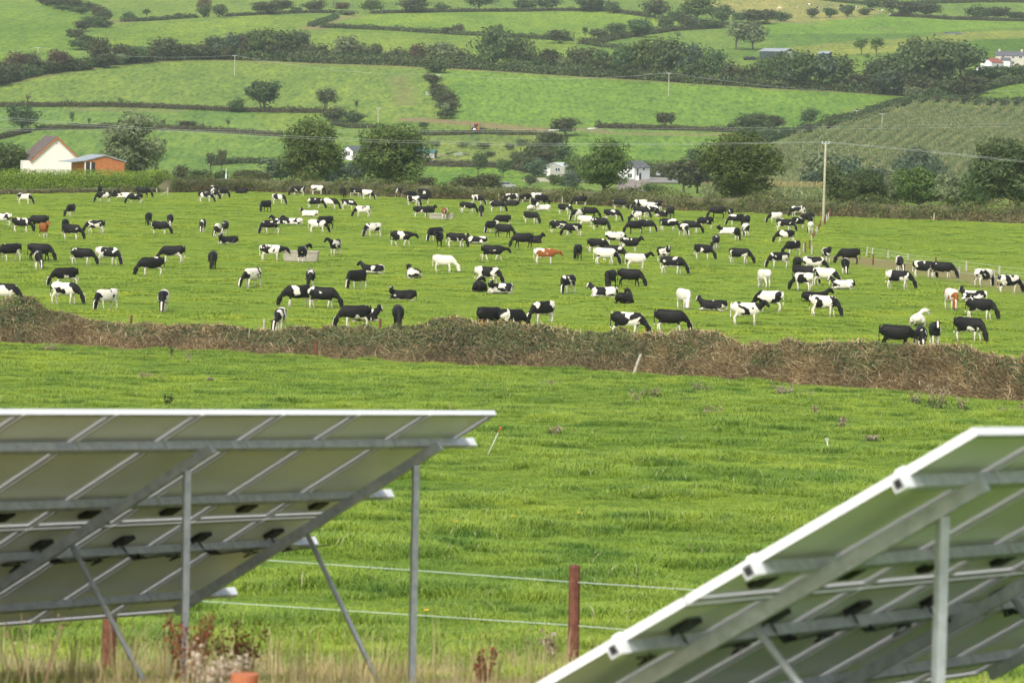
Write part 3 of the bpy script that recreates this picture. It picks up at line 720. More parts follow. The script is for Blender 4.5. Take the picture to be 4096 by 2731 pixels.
for l in (('bush','thorn',1832,138,92,40),('bush','thorn',1795,138,108,40),('bush','thorn',1980,148,105,40),('egg','oak',2000,125,95,22),('bush','thorn',2235,175,120,85),('airy','thorn',2340,150,108,28),('bush','pale',2400,160,115,75),('bush','oak',2465,155,90,62),('round','oak',2570,150,72,80),('round','ash',2580,148,95,55),('bush','oak',2660,125,68,52),('bush','thorn',2745,120,58,66),('bush','oak',2825,116,72,70),('airy','pale',2710,158,126,26),
 ('airy','pale',2945,200,80,110),('egg','pale',3010,200,85,90),('airy','ash',3445,222,152,50),('airy','ash',3505,228,150,58),('bush','oak',3470,232,214,14),('bush','pale',3655,402,345,60),('bush','oak',3740,398,350,70),('bush','thorn',3830,395,320,90),('bush','oak',3960,330,265,110),('bush','oak',4050,318,262,110),('bush','oak',3920,415,388,30),('bush','oak',3975,420,390,60),('bush','oak',4070,420,388,60),('bush','thorn',3880,415,372,70)): tree(*l, MIDR)
SPUR = 'spur hedge between middle fields'
for l in (('bush','oak',1745,292,236,75),('bush','thorn',1715,325,292,40),('bush','thorn',1735,345,300,45),('bush','thorn',1752,378,335,60),('bush','thorn',1765,400,345,70),('bush','thorn',1785,425,372,75),('bush','thorn',1790,450,395,70),('airy','pale',1783,462,410,30),('bush','oak',1782,475,445,60)): tree(*l, SPUR)
MID = 'hedges of middle fields'
for l in (('bare','rust',110,412,376,28),('airy','oak',1055,448,318,120),('airy','oak',1040,448,322,90),('round','blue',1060,445,330,95),('bush','oak',943,450,389,50),('airy','thorn',1300,445,353,75),('airy','thorn',1308,450,365,60),('bare','thorn',1425,440,397,28),('bush','thorn',1335,487,423,85),('bush','oak',1420,490,440,60),('bush','oak',1400,485,445,40),('bare','thorn',485,420,390,32),
 ('airy','oak',85,525,418,115),('egg','oak',92,525,440,80),('airy','oak',288,500,447,22),('bare','thorn',355,503,468,20),('bare','thorn',594,508,470,24),('bare','thorn',655,508,474,26),('bush','thorn',747,515,482,56),('bare','rust',812,510,490,14),('bare','thorn',911,516,475,22),
 ('bush','oak',1694,518,487,32),('round','thorn',2260,545,466,95),('bush','thorn',2660,508,446,56),('airy','thorn',2655,512,455,45),('round','oak',2990,525,452,110),('round','oak',3040,530,450,80),('round','oak',3240,502,430,66),('bush','thorn',3098,518,462,58),('bush','oak',2925,515,490,26),('bush','oak',3020,560,500,110)): tree(*l, MID)
VAL = 'valley behind the pasture'
for l in (  # feet hidden by the back hedge: placed by distance
 ('airy','thorn',840,0,610,42,1040),('airy','thorn',883,0,596,40,1050),('bush','thorn',725,0,660,60,760),('bush','oak',800,0,675,70,740),('bush','oak',880,0,682,50,730),('bush','thorn',960,0,680,45,780),('bush','thorn',1000,0,675,60,800),
 ('bush','blue',1120,0,630,110,830),('bush','thorn',1050,0,683,60,760),('round','blue',1330,0,640,120,850),('round','blue',1420,0,640,90,860),('bush','blue',1270,0,650,110,840),('bush','thorn',1700,0,705,60,720),('bush','thorn',1840,0,697,70,740),('bush','thorn',1900,0,705,60,740),('bush','thorn',1960,0,692,70,750),('round','oak',1910,0,605,52,1085),('round','oak',2010,0,632,50,1072),
 ('bush','thorn',2200,0,525,100,1180),('round','oak',2130,0,555,75,1130),('bush','thorn',2095,0,605,60,1100),('round','oak',2060,0,600,40,1120),('round','thorn',2185,0,585,80,1120),('round','oak',2250,0,568,85,1130),('bush','blue',2140,0,630,80,1080),
 ('bush','oak',2270,0,685,30,1020),('bush','ash',2215,0,698,45,1000),('bush','ash',2250,0,697,50,1000),('bush','oak',2120,0,700,45,1000),('airy','blue',2293,0,690,75,860),('round','blue',2290,0,692,62,860),('bush','ash',2610,0,730,75,860),('round','thorn',2735,0,628,150,900),('round','thorn',2790,0,640,110,905),
 ('bush','oak',2780,0,592,60,1150),('bush','ash',2360,0,622,90,1040),('round','ash',2300,0,615,60,1070),
 ('round','pale',3290,0,588,150,900),('round','blue',3400,0,622,120,900),('round','blue',3260,0,680,110,820),('egg','blue',3665,0,574,135,950),('egg','oak',3690,0,590,90,955),('bush','blue',3620,0,628,60,940),('bush','blue',3520,0,670,110,930),('bush','blue',3745,0,620,60,935)): tree(l[0], l[1], l[2], 800, l[4], l[5], VAL, Y=l[6])
for l in (('bush','pale',1740,585,560,34),('bush','pale',1850,590,566,36),('bush','thorn',1935,596,570,40),('bush','pale',2040,600,574,36),('bush','pale',2085,584,556,40),('bush','thorn',1960,628,602,36)): tree(*l, 'rough ground by the teal barn')
name_rows()

# the tall trees that stand in the back hedge and about the house, each with its own crown
def big_tree(px, base, top, wpx, Y, leaf, label, n=9000, bottom=0.22, nl=34, shape='round', size=0.030, asp=1.8, lobe=(0.11, 0.19), limbs=16, fill=0.22):
    p = hit(px, base, 300) if Y is None else grounded(px, Y)
    s = ppm(p); h = at(px, top, p[1])[2] - p[2]
    V, Q, L = crown(n, size, nl, bottom, lobe, 1.0, shape, asp, fill)
    t = empty('tall_tree', p - np.array([0, 0, 0.1]), random.random()*6.28); t.scale = (wpx/s*1.22, wpx/s*1.22, h + 0.1)
    obj('trunk', trunk(L, bottom, 0.030, MT['bark'], limbs, 0.02), t)
    me = np_mesh('crown', V, Q); me.materials.append(MT[leaf]); obj('crown', me, t)
    tag(t, label, 'tree', 'tall trees round the pasture')
big_tree(1238, 0, 452, 265, 606, 'ash', 'tall full ash tree in the back hedge, nearest the cream house', 13500, 0.05, 42, 'egg')
big_tree(1562, 0, 488, 300, 603, 'ash', 'broadest dark ash tree in the back hedge with a low dense crown', 16000, 0.02, 46, 'round', 0.030)
big_tree(2415, 0, 548, 245, 588, 'ash', 'light open ash tree in the back hedge before the white house', 8000, 0.08, 32, 'egg', 0.030, lobe=(0.10, 0.17), fill=0.12)
big_tree(2958, 0, 520, 345, 552, 'ash', 'wide spreading ash tree in the back hedge beside the utility pole', 12000, 0.04, 40, 'round', 0.029, lobe=(0.10, 0.18), fill=0.15)
big_tree(4065, 0, 548, 370, 531, 'oak', 'huge dark tree overhanging the corner of the fenced paddock', 14000, 0.04, 44, 'round', 0.030)
for px, top, wpx, Y, leaf, lb in ((3352, 660, 135, 560, 'oak', 'bushy tree behind the paddock, first after the utility pole'), (3462, 672, 125, 565, 'oak', 'dark rounded tree behind the paddock, second after the utility pole'), (3560, 680, 120, 568, 'pale', 'pale open tree behind the paddock, third after the utility pole'),
                              (3680, 660, 165, 560, 'ash', 'large rounded green tree behind the middle of the paddock'), (3810, 682, 140, 556, 'pale', 'greyish leafy tree between the large green tree and dark corner tree'), (3910, 655, 110, 548, 'oak', 'dark tree touching the huge corner tree of the paddock')):
    big_tree(px, 0, top, wpx*1.25, Y, leaf, lb, 5200, 0.06, 26, 'round', 0.045, lobe=(0.13, 0.22), limbs=9)
big_tree(522, 0, 436, 290, 660, 'pale', 'tall windblown tree behind the timber shed', 7500, 0.05, 34, 'egg', 0.032, lobe=(0.09, 0.17), fill=0.12)
big_tree(30, 0, 570, 190, 650, 'oak', 'dark tree beside the gable of the cream house', 5000, 0.06, 26, 'round', 0.042)

# ------------------------------------------------------------------ hedges
def hedge(name, label, pxl, hgt, wid, leaf, size, dens, ymin=640, rag=0.5, core=True, group='hedges between the hill fields', asp=1.25, P=None, hfun=None, second=None, corem='dark_core'):
    P = walk(pxl, ymin) if P is None else P
    S2, s = resample(P, 0.5 if s_near(P) else 1.2)
    L = s[-1]; t = empty(name, (S2[0][0], S2[0][1], float(height(*S2[0]))))
    o = np.array(t.location)
    n = int(L * dens); u = rng.random(n) * L
    cx, cy = np.interp(u, s, S2[:, 0]), np.interp(u, s, S2[:, 1])
    tx, ty = np.gradient(S2[:, 0]), np.gradient(S2[:, 1]); ln = np.hypot(tx, ty) + 1e-9
    nx, ny = np.interp(u, s, -ty/ln), np.interp(u, s, tx/ln)
    hh = hgt * (1 + rag*(vnoise(u, u*0, 5.0, 3) - 0.5) + rag*0.7*(vnoise(u, u*0, 1.7, 4) - 0.5)) if hfun is None else hfun(u, L, cx, cy)
    ang = rng.random(n) * math.pi; q = 0.82 + 0.22*rng.random(n)
    off = np.cos(ang) * wid/2 * q * (0.8 + 0.4*vnoise(u, off0(ang), 1.5, 6)); zz = np.sin(ang)**0.7 * hh * q
    low = rng.random(n) < 0.35; zz = np.where(low, rng.random(n)*hh*0.8, zz); off = np.where(low, np.sign(np.cos(ang))*wid/2*(0.9 + 0.25*rng.random(n)), off)
    C = np.c_[cx + nx*off, cy + ny*off, 0*cx]; C[:, 2] = height(C[:, 0], C[:, 1]) + zz
    Nn = np.c_[nx*np.cos(ang), ny*np.cos(ang), np.sin(ang) + 0.3] + rng.normal(size=(n, 3))*0.5
    sz = size*(0.6 + 0.8*rng.random(n))
    if second is None:
        V, Q = quads(C - o, Nn, sz, asp); me = np_mesh('foliage', V, Q); me.materials.append(MT[leaf]); obj('foliage', me, t)
    else:
        lowz = zz < hh*(0.02 + 0.55*vnoise(u, u*0, 6.0, 9)) + 0.5*(rng.random(n) - 0.6); 
        for k, mm, nm in ((~lowz, leaf, 'foliage'), (lowz, second, 'undergrowth')):
            V, Q = quads(C[k] - o, Nn[k], sz[k], asp); me = np_mesh(nm, V, Q); me.materials.append(MT[mm]); obj(nm, me, t)
    if core:
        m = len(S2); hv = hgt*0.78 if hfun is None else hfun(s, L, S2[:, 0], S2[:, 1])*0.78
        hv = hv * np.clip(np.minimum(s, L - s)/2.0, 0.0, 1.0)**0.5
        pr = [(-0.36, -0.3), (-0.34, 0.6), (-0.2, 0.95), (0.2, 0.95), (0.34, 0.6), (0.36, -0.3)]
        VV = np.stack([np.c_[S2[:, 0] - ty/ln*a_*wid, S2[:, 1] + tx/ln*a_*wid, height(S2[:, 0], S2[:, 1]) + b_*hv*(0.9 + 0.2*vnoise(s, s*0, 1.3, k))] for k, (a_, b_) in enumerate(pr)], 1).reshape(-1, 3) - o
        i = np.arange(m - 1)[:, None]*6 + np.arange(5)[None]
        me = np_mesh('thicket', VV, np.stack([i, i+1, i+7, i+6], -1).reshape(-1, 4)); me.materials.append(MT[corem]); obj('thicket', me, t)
    tag(t, label, 'hedge', group); return t
def s_near(P): return P[:, 1].min() < 640
def off0(a): return np.cos(a)*3
HL = (
 ('clipped hedge below the big middle field, running from the lone grey tree', [(-200,428),(0,428),(435,428),(700,436),(900,446),(1080,450),(1310,452)], 2.0, 2.2, 'thorn', 0.55, 26),
 ('long hedge behind the cream house with small thorn trees', [(135,520),(435,514),(740,522),(1024,540),(1130,546)], 1.9, 2.4, 'thorn', 0.55, 26),
 ('short hedge rising from the edge towards the dark tree', [(-120,575),(0,556),(60,542),(117,530)], 1.8, 2.2, 'thorn', 0.55, 26),
 ('short hedge beside the small hill pole', [(1330,500),(1400,512),(1520,514)], 1.8, 2.6, 'oak', 0.55, 26),
 ('hedge below the orange tractor', [(1672,542),(1790,541),(1930,536),(2030,540),(2150,540)], 1.7, 2.2, 'oak', 0.5, 26),
 ('straight clipped hedge below the bright middle field', [(2378,512),(2500,516),(2700,521),(2960,530),(3080,540)], 2.0, 2.4, 'thorn', 0.55, 28),
 ('hedge beside the farm lane before the teal barn', [(1690,664),(1850,668),(2025,672),(2120,690)], 2.2, 2.2, 'thorn', 0.55, 26),
 ('short hedge in the meadow beyond the timber shed', [(850,662),(930,655),(1024,652),(1110,660)], 2.0, 2.6, 'oak', 0.55, 26),
 ('bushy hedge along the upper edge of the maize', [(3040,575),(3110,552),(3200,532),(3360,503),(3464,470),(3594,428),(3640,412),(3760,408),(3900,420),(4096,424),(4300,428)], 2.8, 3.4, 'oak', 0.7, 34),
 ('dark hedge parallel to the maize edge', [(3300,492),(3390,478),(3460,462),(3560,428),(3600,412)], 2.4, 3.0, 'oak', 0.7, 30),
 ('top hedge from the slanting hedgerow to the reddish tree', [(482,88),(600,84),(740,74),(790,72)], 2.0, 3.0, 'oak', 0.8, 16),
 ('top hedge between the two pairs of round bushes', [(900,68),(1000,62),(1250,52),(1380,54)], 1.6, 2.6, 'thorn', 0.8, 14),
 ('top hedge along the light upper field', [(1480,56),(1640,52),(1800,50),(2000,48),(2200,44),(2400,44),(2500,56),(2600,70)], 2.0, 3.0, 'thorn', 0.8, 16),
 ('hedge between the two light strips of the upper hill', [(1278,112),(1400,116),(1540,122),(1700,132),(1860,142),(2000,148),(2160,158),(2290,166)], 2.4, 3.2, 'oak', 0.8, 18),
 ('short slanting hedge beside the bare upper track', [(1242,108),(1290,92),(1345,72)], 2.2, 3.2, 'oak', 0.8, 18),
 ('hedge climbing between the upper fields to the tall ash', [(2320,178),(2400,172),(2460,158),(2560,142),(2680,126),(2800,118),(2900,112)], 2.6, 3.4, 'thorn', 0.8, 18),
 ('low hedge joining the upper row to the belt', [(2330,176),(2420,190),(2480,192)], 2.0, 3.0, 'oak', 0.8, 18),
 ('top hedge under the small far herd', [(3560,66),(3700,72),(3800,80),(4096,86),(4300,90)], 2.2, 3.2, 'thorn', 0.8, 16),
 ('uppermost hedge over the small far herd', [(3280,2),(3420,16),(3560,34),(3700,16),(4300,14)], 2.4, 3.4, 'oak', 0.9, 14),
 ('hedge from the tall ash to the small far herd', [(2640,78),(2760,88),(2900,104),(3000,102),(3072,98)], 2.0, 3.0, 'thorn', 0.8, 16),
 ('bushy hedge beside the farmyard on the far side', [(3820,395),(3900,370),(4000,345),(4096,330),(4300,318)], 3.2, 4.0, 'oak', 0.8, 26),
 ('hedge over the bright strip by the white barn', [(3850,310),(3950,312),(4096,290),(4300,275)], 3.0, 4.0, 'oak', 0.8, 26),
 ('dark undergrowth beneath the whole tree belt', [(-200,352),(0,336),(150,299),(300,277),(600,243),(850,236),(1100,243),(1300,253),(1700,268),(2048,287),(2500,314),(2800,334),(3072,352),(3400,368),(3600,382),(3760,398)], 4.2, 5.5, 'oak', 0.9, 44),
)
for lb, px, h, wd, lf, sz, dn in HL: hedge('field_hedge', lb, px, h, wd, lf, sz, dn)

hedge('bramble_hedge', 'overgrown bramble hedge bank along the back of the pasture', None, 2.5, 3.6, 'bramble', 0.26, 210, P=BACK[3:] + np.array([0, 1.9, 0]), rag=0.6, group='hedges round the pasture', second='bank', corem='bank_core')
LAUREL = np.array([grounded(a, b)[:2] for a, b in ((-250, 582), (0, 585), (330, 590), (560, 596), (606, 598))])
hedge('laurel_hedge', 'clipped glossy laurel hedge before the cream house', None, 3.0, 3.0, 'laurel', 0.17, 640, P=np.vstack([np.c_[LAUREL, LAUREL[:, 0]*0]] + [[[LAUREL[-1][0] + a_, LAUREL[-1][1] + b_, 0]] for a_, b_ in ((0.5, 0.3), (0.9, 0.9), (1.1, 1.8), (1.0, 3.0), (0.6, 6), (-2.0, 16))]), rag=0.08, group='hedges round the pasture', corem='laurel_core')
hedge('bramble_hedge', 'scrubby bank of brambles under the laurel hedge', None, 0.9, 1.6, 'bramble', 0.28, 40, P=BACK[:4] + np.array([0, 0.8, 0]), rag=1.0, group='hedges round the pasture', second='bank', corem='bank_core')
hedge('conifer_hedge', 'tall conifer hedge behind the white house and its yard', None, 5.0, 3.0, 'conifer', 0.40, 110, P=np.array([grounded(2500, 1092), grounded(2600, 1090), grounded(2705, 1086)]), rag=0.35, group='hedges by the valley houses')

# the trimmed brown hedge between meadow and pasture
HT = np.array([(-420,1200),(0,1192),(100,1203),(180,1252),(350,1285),(530,1290),(740,1300),(1000,1314),(1200,1312),(1400,1308),(1560,1302),(1650,1280),(1820,1280),(1900,1292),(2100,1306),(2300,1312),(2480,1314),(2560,1326),(2700,1330),(2900,1340),(2960,1374),(3100,1372),(3350,1368),(3530,1372),(3700,1390),(3900,1402),(4096,1424),(4500,1450)])
def front_hedge():
    P = FRONT; S2, s = resample(P, 0.4); L = s[-1]
    t = empty('trimmed_hedge', (S2[0][0], S2[0][1], float(height(*S2[0])))); o = np.array(t.location)
    pxs = 2048 + F*(S2[:, 0]/S2[:, 1])
    tops = np.interp(pxs, HT[:, 0], HT[:, 1])
    crest = np.array([at(a, b, y + 2.0)[2] for a, b, y in zip(pxs, tops, S2[:, 1])])
    H = np.maximum(0.7, crest - height(S2[:, 0], S2[:, 1] + 1.8))
    H = H * (0.84 + 0.18*vnoise(s, s*0, 2.6, 5) + 0.16*vnoise(s, s*0, 0.8, 15))
    def place(n, q, jit=0.25):
        u = rng.random(n)*L; h = np.interp(u, s, H)
        dep = 0.1 + 1.9*np.clip(q + 0.04, 0, 1)**0.7 + (rng.random(n) - 0.5)*jit + 0.35*vnoise(u, q*3, 1.1, 8)
        cx, cy = np.interp(u, s, S2[:, 0]), np.interp(u, s, S2[:, 1]) + dep
        z = height(cx, cy) + q*h + 0.25*(vnoise(u, q*2, 0.9, 12) - 0.5)*np.clip(q*2, 0, 1)
        return u, np.c_[cx, cy, z] - o, h
    # which stretches are leafy and which are dead
    def green(u, q): return 0.50*vnoise(u, q*2.2, 7.0, 21) + 0.50*vnoise(u, q*3, 1.8, 22) + 0.30*(q - 0.35) + np.interp(np.interp(u, s, pxs), [0, 600, 900, 1200, 2200, 2700, 3000, 4096], [0.06, 0.0, 0.12, 0.22, 0.17, 0.14, 0.0, 0.03])
    q = rng.random(80000)**0.75; u, C, h = place(len(q), q); g = green(u, q)
    k = g > 0.50 + 0.10*(rng.random(len(q)) - 0.5)
    V, Q = quads(C[k], np.c_[0*u[k], -1 + 0*u[k], 0.7 + 0*u[k]] + rng.normal(size=(k.sum(), 3))*0.7, 0.095*(0.6 + 0.9*rng.random(k.sum())), 1.4)
    me = np_mesh('foliage', V, Q); me.materials.append(MT['hedge_green']); obj('foliage', me, t)
    def sticks(n, q, lo, hi, wdt, keep, nm, m, flat=0.6, lift=0.0):
        u, C, h = place(n, q); kk = keep(green(u, q), u, q); C = C[kk]; n = len(C)
        d = rng.normal(size=(n, 3)); d[:, 2] = d[:, 2]*flat + lift; d /= np.linalg.norm(d, axis=1, keepdims=True)
        ln = lo + (hi - lo)*rng.random(n)**2; sd = np.cross(d, np.array([0, 1, 0.3])); sd /= np.linalg.norm(sd, axis=1, keepdims=True) + 1e-9
        sd = sd * (wdt*(0.5 + rng.random(n)))[:, None]
        A, B = C - d*(ln/2)[:, None], C + d*(ln/2)[:, None]; mdl = C + rng.normal(size=(n, 3))*ln[:, None]*0.12
        V = np.stack([A - sd, A + sd, mdl + sd, mdl - sd, B], 1).reshape(-1, 3); b5 = np.arange(n)*5
        me = np_mesh(nm, V, np.stack([b5, b5+1, b5+2, b5+3], 1), np.stack([b5+3, b5+2, b5+4], 1)); me.materials.append(MT[m]); obj(nm, me, t)
    n = 66000; sticks(n, rng.random(n)**0.9, 0.2, 0.9, 0.011, lambda g, u, q: (g < 0.62) | (rng.random(len(g)) < 0.3), 'twigs', 'hedge_brown')
    n = 60000; sticks(n, rng.random(n)**1.6*0.5 - 0.08, 0.12, 0.5, 0.011, lambda g, u, q: g > -1, 'dead_grass', 'hedge_brown', 0.5)
    n = 3800; sticks(n, 0.86 + 0.18*rng.random(n), 0.15, 0.42, 0.014, lambda g, u, q: vnoise(u, q*0, 5.0, 31) > 0.35, 'cut_stems', 'cut_wood', 1.0, 0.8)
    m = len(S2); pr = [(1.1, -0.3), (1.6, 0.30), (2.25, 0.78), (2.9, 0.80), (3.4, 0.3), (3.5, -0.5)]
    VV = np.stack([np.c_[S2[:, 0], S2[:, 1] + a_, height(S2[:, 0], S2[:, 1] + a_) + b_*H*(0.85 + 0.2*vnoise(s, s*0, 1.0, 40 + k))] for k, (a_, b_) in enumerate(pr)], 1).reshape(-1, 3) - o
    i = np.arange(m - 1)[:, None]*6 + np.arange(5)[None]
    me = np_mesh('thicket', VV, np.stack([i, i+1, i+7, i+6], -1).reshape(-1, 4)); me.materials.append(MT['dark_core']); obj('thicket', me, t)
    # the gnarled stump of cut branches that stands proud of the hedge beside the leaning post
    b = MB(); p = hit(2585, 1480); p = p + np.array([0, 0.7, 0]) - o
    for k in range(34):
        a0 = rng.uniform(-1, 1); z1 = rng.uniform(1.1, 2.05); e = p + np.array([a0*1.5, rng.uniform(-0.3, 0.5), z1]); mm = p + np.array([a0*0.45, -0.1, z1*0.5])
        b.tube([p + np.array([a0*0.15, 0, 0]), mm, e], [0.04, 0.028, 0.016], 5)
    b.build('cut_branches', MT['cut_wood'], t)
    tag(t, 'brown freshly trimmed hedge of cut twigs and brambles across the slope', 'hedge', 'hedges round the pasture')
front_hedge()

# ------------------------------------------------------------------ maize, sown in rows up the slope
def maize():
    P = walk([(2790,812),(2960,720),(3050,640),(3110,578),(3200,548),(3360,515),(3464,482),(3600,440),(3650,424),(3760,420),(3900,430),(4096,434),(4330,440),(4330,760),(4096,790),(3400,815)], 640)
    a, b = hit(3140, 690, 640), hit(3560, 470, 640); d = (b - a)[:2]; d /= np.linalg.norm(d); nrm = np.array([-d[1], d[0]])
    rel = P[:, :2] - a[:2]; s0, s1 = (rel @ d).min(), (rel @ d).max(); n0, n1 = (rel @ nrm).min(), (rel @ nrm).max()
    for nm, m, z0, z1, cnt, sz in (('maize_leaves', 'maize', 0.3, 2.2, 330000, 0.50), ('maize_tassels', 'maize_top', 2.0, 2.8, 150000, 0.26)):
        c = n0 + rng.random(cnt)*(n1 - n0); sx = s0 + rng.random(cnt)*(s1 - s0)
        ph = ((c / 4.6) % 1.0); tallrow = ph < 0.60
        c = c + 2.5*np.sin(sx*0.02) + 1.2*np.sin(sx*0.051)
        X = a[0] + d[0]*sx + nrm[0]*c; Y = a[1] + d[1]*sx + nrm[1]*c
        if z0 > 1: tallrow = ph < 0.26
        k = inside(X, Y, P) & (tallrow | (rng.random(cnt) < (0.14 if z0 < 1 else 0.02)))
        X, Y, st = X[k], Y[k], tallrow[k]*1.0; n = len(X)
        Z = height(X, Y) + (z0 + (z1 - z0)*rng.random(n)**0.7)*(0.42 + 0.58*st)
        V, Q = quads(np.c_[X, Y, Z], rng.normal(size=(n, 3))*np.array([1, 1, 0.5]) + np.array([0, -0.2, 0.35]), sz*(0.6 + 0.7*rng.random(n)), 1.9)
        if nm == 'maize_leaves': A = (V, Q)
        else:
            V2, Q2 = V, Q
    me = np_mesh('maize_crop', np.vstack([A[0], V2]), np.vstack([A[1], Q2 + len(A[0])]))
    me.materials.append(MT['maize']); me.materials.append(MT['maize_top'])
    mi = np.zeros(len(A[1]) + len(Q2), np.int32); mi[len(A[1]):] = 1; me.polygons.foreach_set('material_index', mi)
    tag(obj('maize_crop', me), 'tall green maize crop with pale tassels sown in slanting rows', 'maize', kind='stuff')
    # the unharvested pale edge nearest the pasture
    P2 = [grounded(2990, 700), grounded(3200, 690), grounded(3420, 680), grounded(3640, 672), grounded(3860, 665), grounded(4096, 660), grounded(4300, 655)]
    n = 9000; u = rng.random(n); P2 = np.array(P2); t = np.linspace(0, 1, len(P2)); X = np.interp(u, t, P2[:, 0]); Y = np.interp(u, t, P2[:, 1]) + 14*rng.random(n)
    Z = height(X, Y) + 3.2*rng.random(n)**0.7
    V, Q = quads(np.c_[X, Y, Z], rng.normal(size=(n, 3))*np.array([1, 1, 0.4]), 0.34*(0.6 + 0.8*rng.random(n)), 2.0)
    me = np_mesh('ripe_maize', V, Q); me.materials.append(MT['maize_top'])
    tag(obj('ripe_maize', me), 'straw-coloured ripe maize edge behind the back hedge', 'maize', kind='stuff')
maize()

# ------------------------------------------------------------------ cattle
def loft(path, n=12):
    """rings along a path of (x, y, z, half width, half height)"""
    P = [Vector(p[:3]) for p in path]; V, Fc = [], []
    for i, p in enumerate(P):
        t = (P[min(i+1, len(P)-1)] - P[max(i-1, 0)]).normalized()
        lat = Vector((0, 1, 0)) if abs(t.y) < 0.8 else Vector((1, 0, 0))
        lat = (lat - t*lat.dot(t)).normalized(); up = t.cross(lat)
        for k in range(n):
            q = 2*math.pi*k/n; c, s_ = math.cos(q), math.sin(q)
            c, s_ = math.copysign(abs(c)**0.85, c), math.copysign(abs(s_)**0.85, s_)
            V.append(p + lat*c*path[i][3] + up*s_*path[i][4])
    for i in range(len(P)-1):
        for k in range(n): Fc.append((i*n+k, i*n+(k+1)%n, (i+1)*n+(k+1)%n, (i+1)*n+k))
    Fc.append(tuple(range(n-1, -1, -1))); Fc.append(tuple((len(P)-1)*n+k for k in range(n)))
    return V, Fc
def cow_mesh(name, neck, legs, lying=False, tail=None, yaw=0.0):
    parts = []
    dz = -0.60 if lying else 0.0; wd = 1.16 if lying else 1.0
    sp = [(-0.93,1.20,.07,.10),(-0.90,1.17,.17,.22),(-0.78,1.13,.25,.30),(-0.62,1.09,.29,.35),(-0.35,1.01,.33,.40),(-0.05,.965,.36,.425),(0.22,.97,.345,.415),(0.45,1.00,.29,.40),(0.62,1.04,.24,.36),(0.78,1.08,.185,.29)]
    parts.append(loft([(x, 0, z + dz, a*wd, b*(0.93 if lying else 1)) for x, z, a, b in sp], 16))
    parts.append(loft(neck, 12))
    for l in legs: parts.append(loft(l, 8))
    if not lying:
        parts.append(loft([(-0.62,0,.74,.05,.05),(-0.52,0,.68,.17,.14),(-0.40,0,.64,.19,.15),(-0.26,0,.68,.13,.10),(-0.12,0,.70,.05,.05)], 10))
        for sx in (-1, 1): parts.append(loft([(-0.62, sx*0.15, 1.30, .09, .10),(-0.60, sx*0.19, 1.10, .14, .21),(-0.55, sx*0.17, .88, .11, .17)], 8))
        for sx in (-1, 1): parts.append(loft([(0.50, sx*0.14, 1.22, .08, .13),(0.55, sx*0.17, 1.0, .11, .17),(0.52, sx*0.15, .82, .085, .11)], 8))
    else:
        for sx in (-1, 1):
            parts.append(loft([(-0.72, sx*0.22, .62, .10, .12),(-0.55, sx*0.34, .42, .16, .24),(-0.30, sx*0.42, .20, .13, .16),(-0.42, sx*0.46, .08, .07, .07),(-0.75, sx*0.44, .06, .045, .05)], 8))
            parts.append(loft([(0.45, sx*0.20, .45, .10, .16),(0.60, sx*0.24, .22, .09, .12),(0.88, sx*0.22, .10, .065, .07),(0.75, sx*0.14, .05, .04, .045),(0.5, sx*0.13, .05, .04, .045)], 8))
    tl = tail or [(-0.90,0,1.40),(-0.985,0,1.25),(-1.00,0.01,0.95),(-0.985,0.02,0.65),(-0.98,0.02,0.45)]
    parts.append(loft([(*p, r, r) for p, r in zip(tl, (.045,.035,.027,.032,.045))], 7))
    # ears stand out from the poll
    k = -5; hp = Vector(neck[k][:3]); hd = (Vector(neck[-1][:3]) - hp).normalized()
    for sx in (-1, 1):
        a = hp + Vector((0, sx*0.07, 0.03)); parts.append(loft([(*a, .04, .03), (*(a + Vector((-0.02, sx*0.10, -0.005))), .085, .035), (*(a + Vector((-0.03, sx*0.19, -0.03))), .07, .028), (*(a + Vector((-0.03, sx*0.24, -0.05))), .012, .01)], 8))
    V, Fc = [], []
    for v, f in parts:
        o = len(V); V += v; Fc += [tuple(i + o for i in q) for q in f]
    me = bpy.data.meshes.new(name + '_cage'); me.from_pydata([tuple(v) for v in V], [], Fc); me.update()
    o = bpy.data.objects.new(name + '_cage', me); COL.objects.link(o)
    md = o.modifiers.new('union', 'REMESH'); md.mode = 'VOXEL'; md.voxel_size = 0.028
    sm = o.modifiers.new('smooth', 'SMOOTH'); sm.factor = 0.5; sm.iterations = 2
    out = bpy.data.meshes.new_from_object(o.evaluated_get(bpy.context.evaluated_depsgraph_get()))
    bpy.data.objects.remove(o); bpy.data.meshes.remove(me)
    out.name = name; n = len(out.vertices); co = np.empty(n*3, np.float32); out.vertices.foreach_get('co', co); co = co.reshape(-1, 3)
    # where the head and neck begin, the blaze down the face, and the udder, as coat markings
    npth = np.array([p[:3] for p in neck]); hb = npth[0]; md_ = npth[len(npth)//2 - 1]
    ax = npth[-5] - npth[0]; ax = ax / np.linalg.norm(ax)
    near = np.min(np.linalg.norm(co[:, None] - np.array([npth[0] + (npth[-5] - npth[0])*t for t in np.linspace(0, 1, 8)] + [tuple(p) for p in npth[-5:]])[None], axis=2), 1)
    hn = np.clip(((co - npth[0]) @ ax) / 0.35 + 0.1, 0, 1) * np.clip((0.42 - near)/0.12, 0, 1)
    hn = np.where((co[:, 2] < 0.85 + dz) & (np.abs(co[:, 0] - 0.5) < 0.22) , 0, hn)
    hx = npth[-1] - npth[-5]; hl = np.linalg.norm(hx); hx = hx/hl; fr = np.cross(np.array([0, 1.0, 0]), hx)
    if fr[0] + fr[2] < 0: fr = -fr
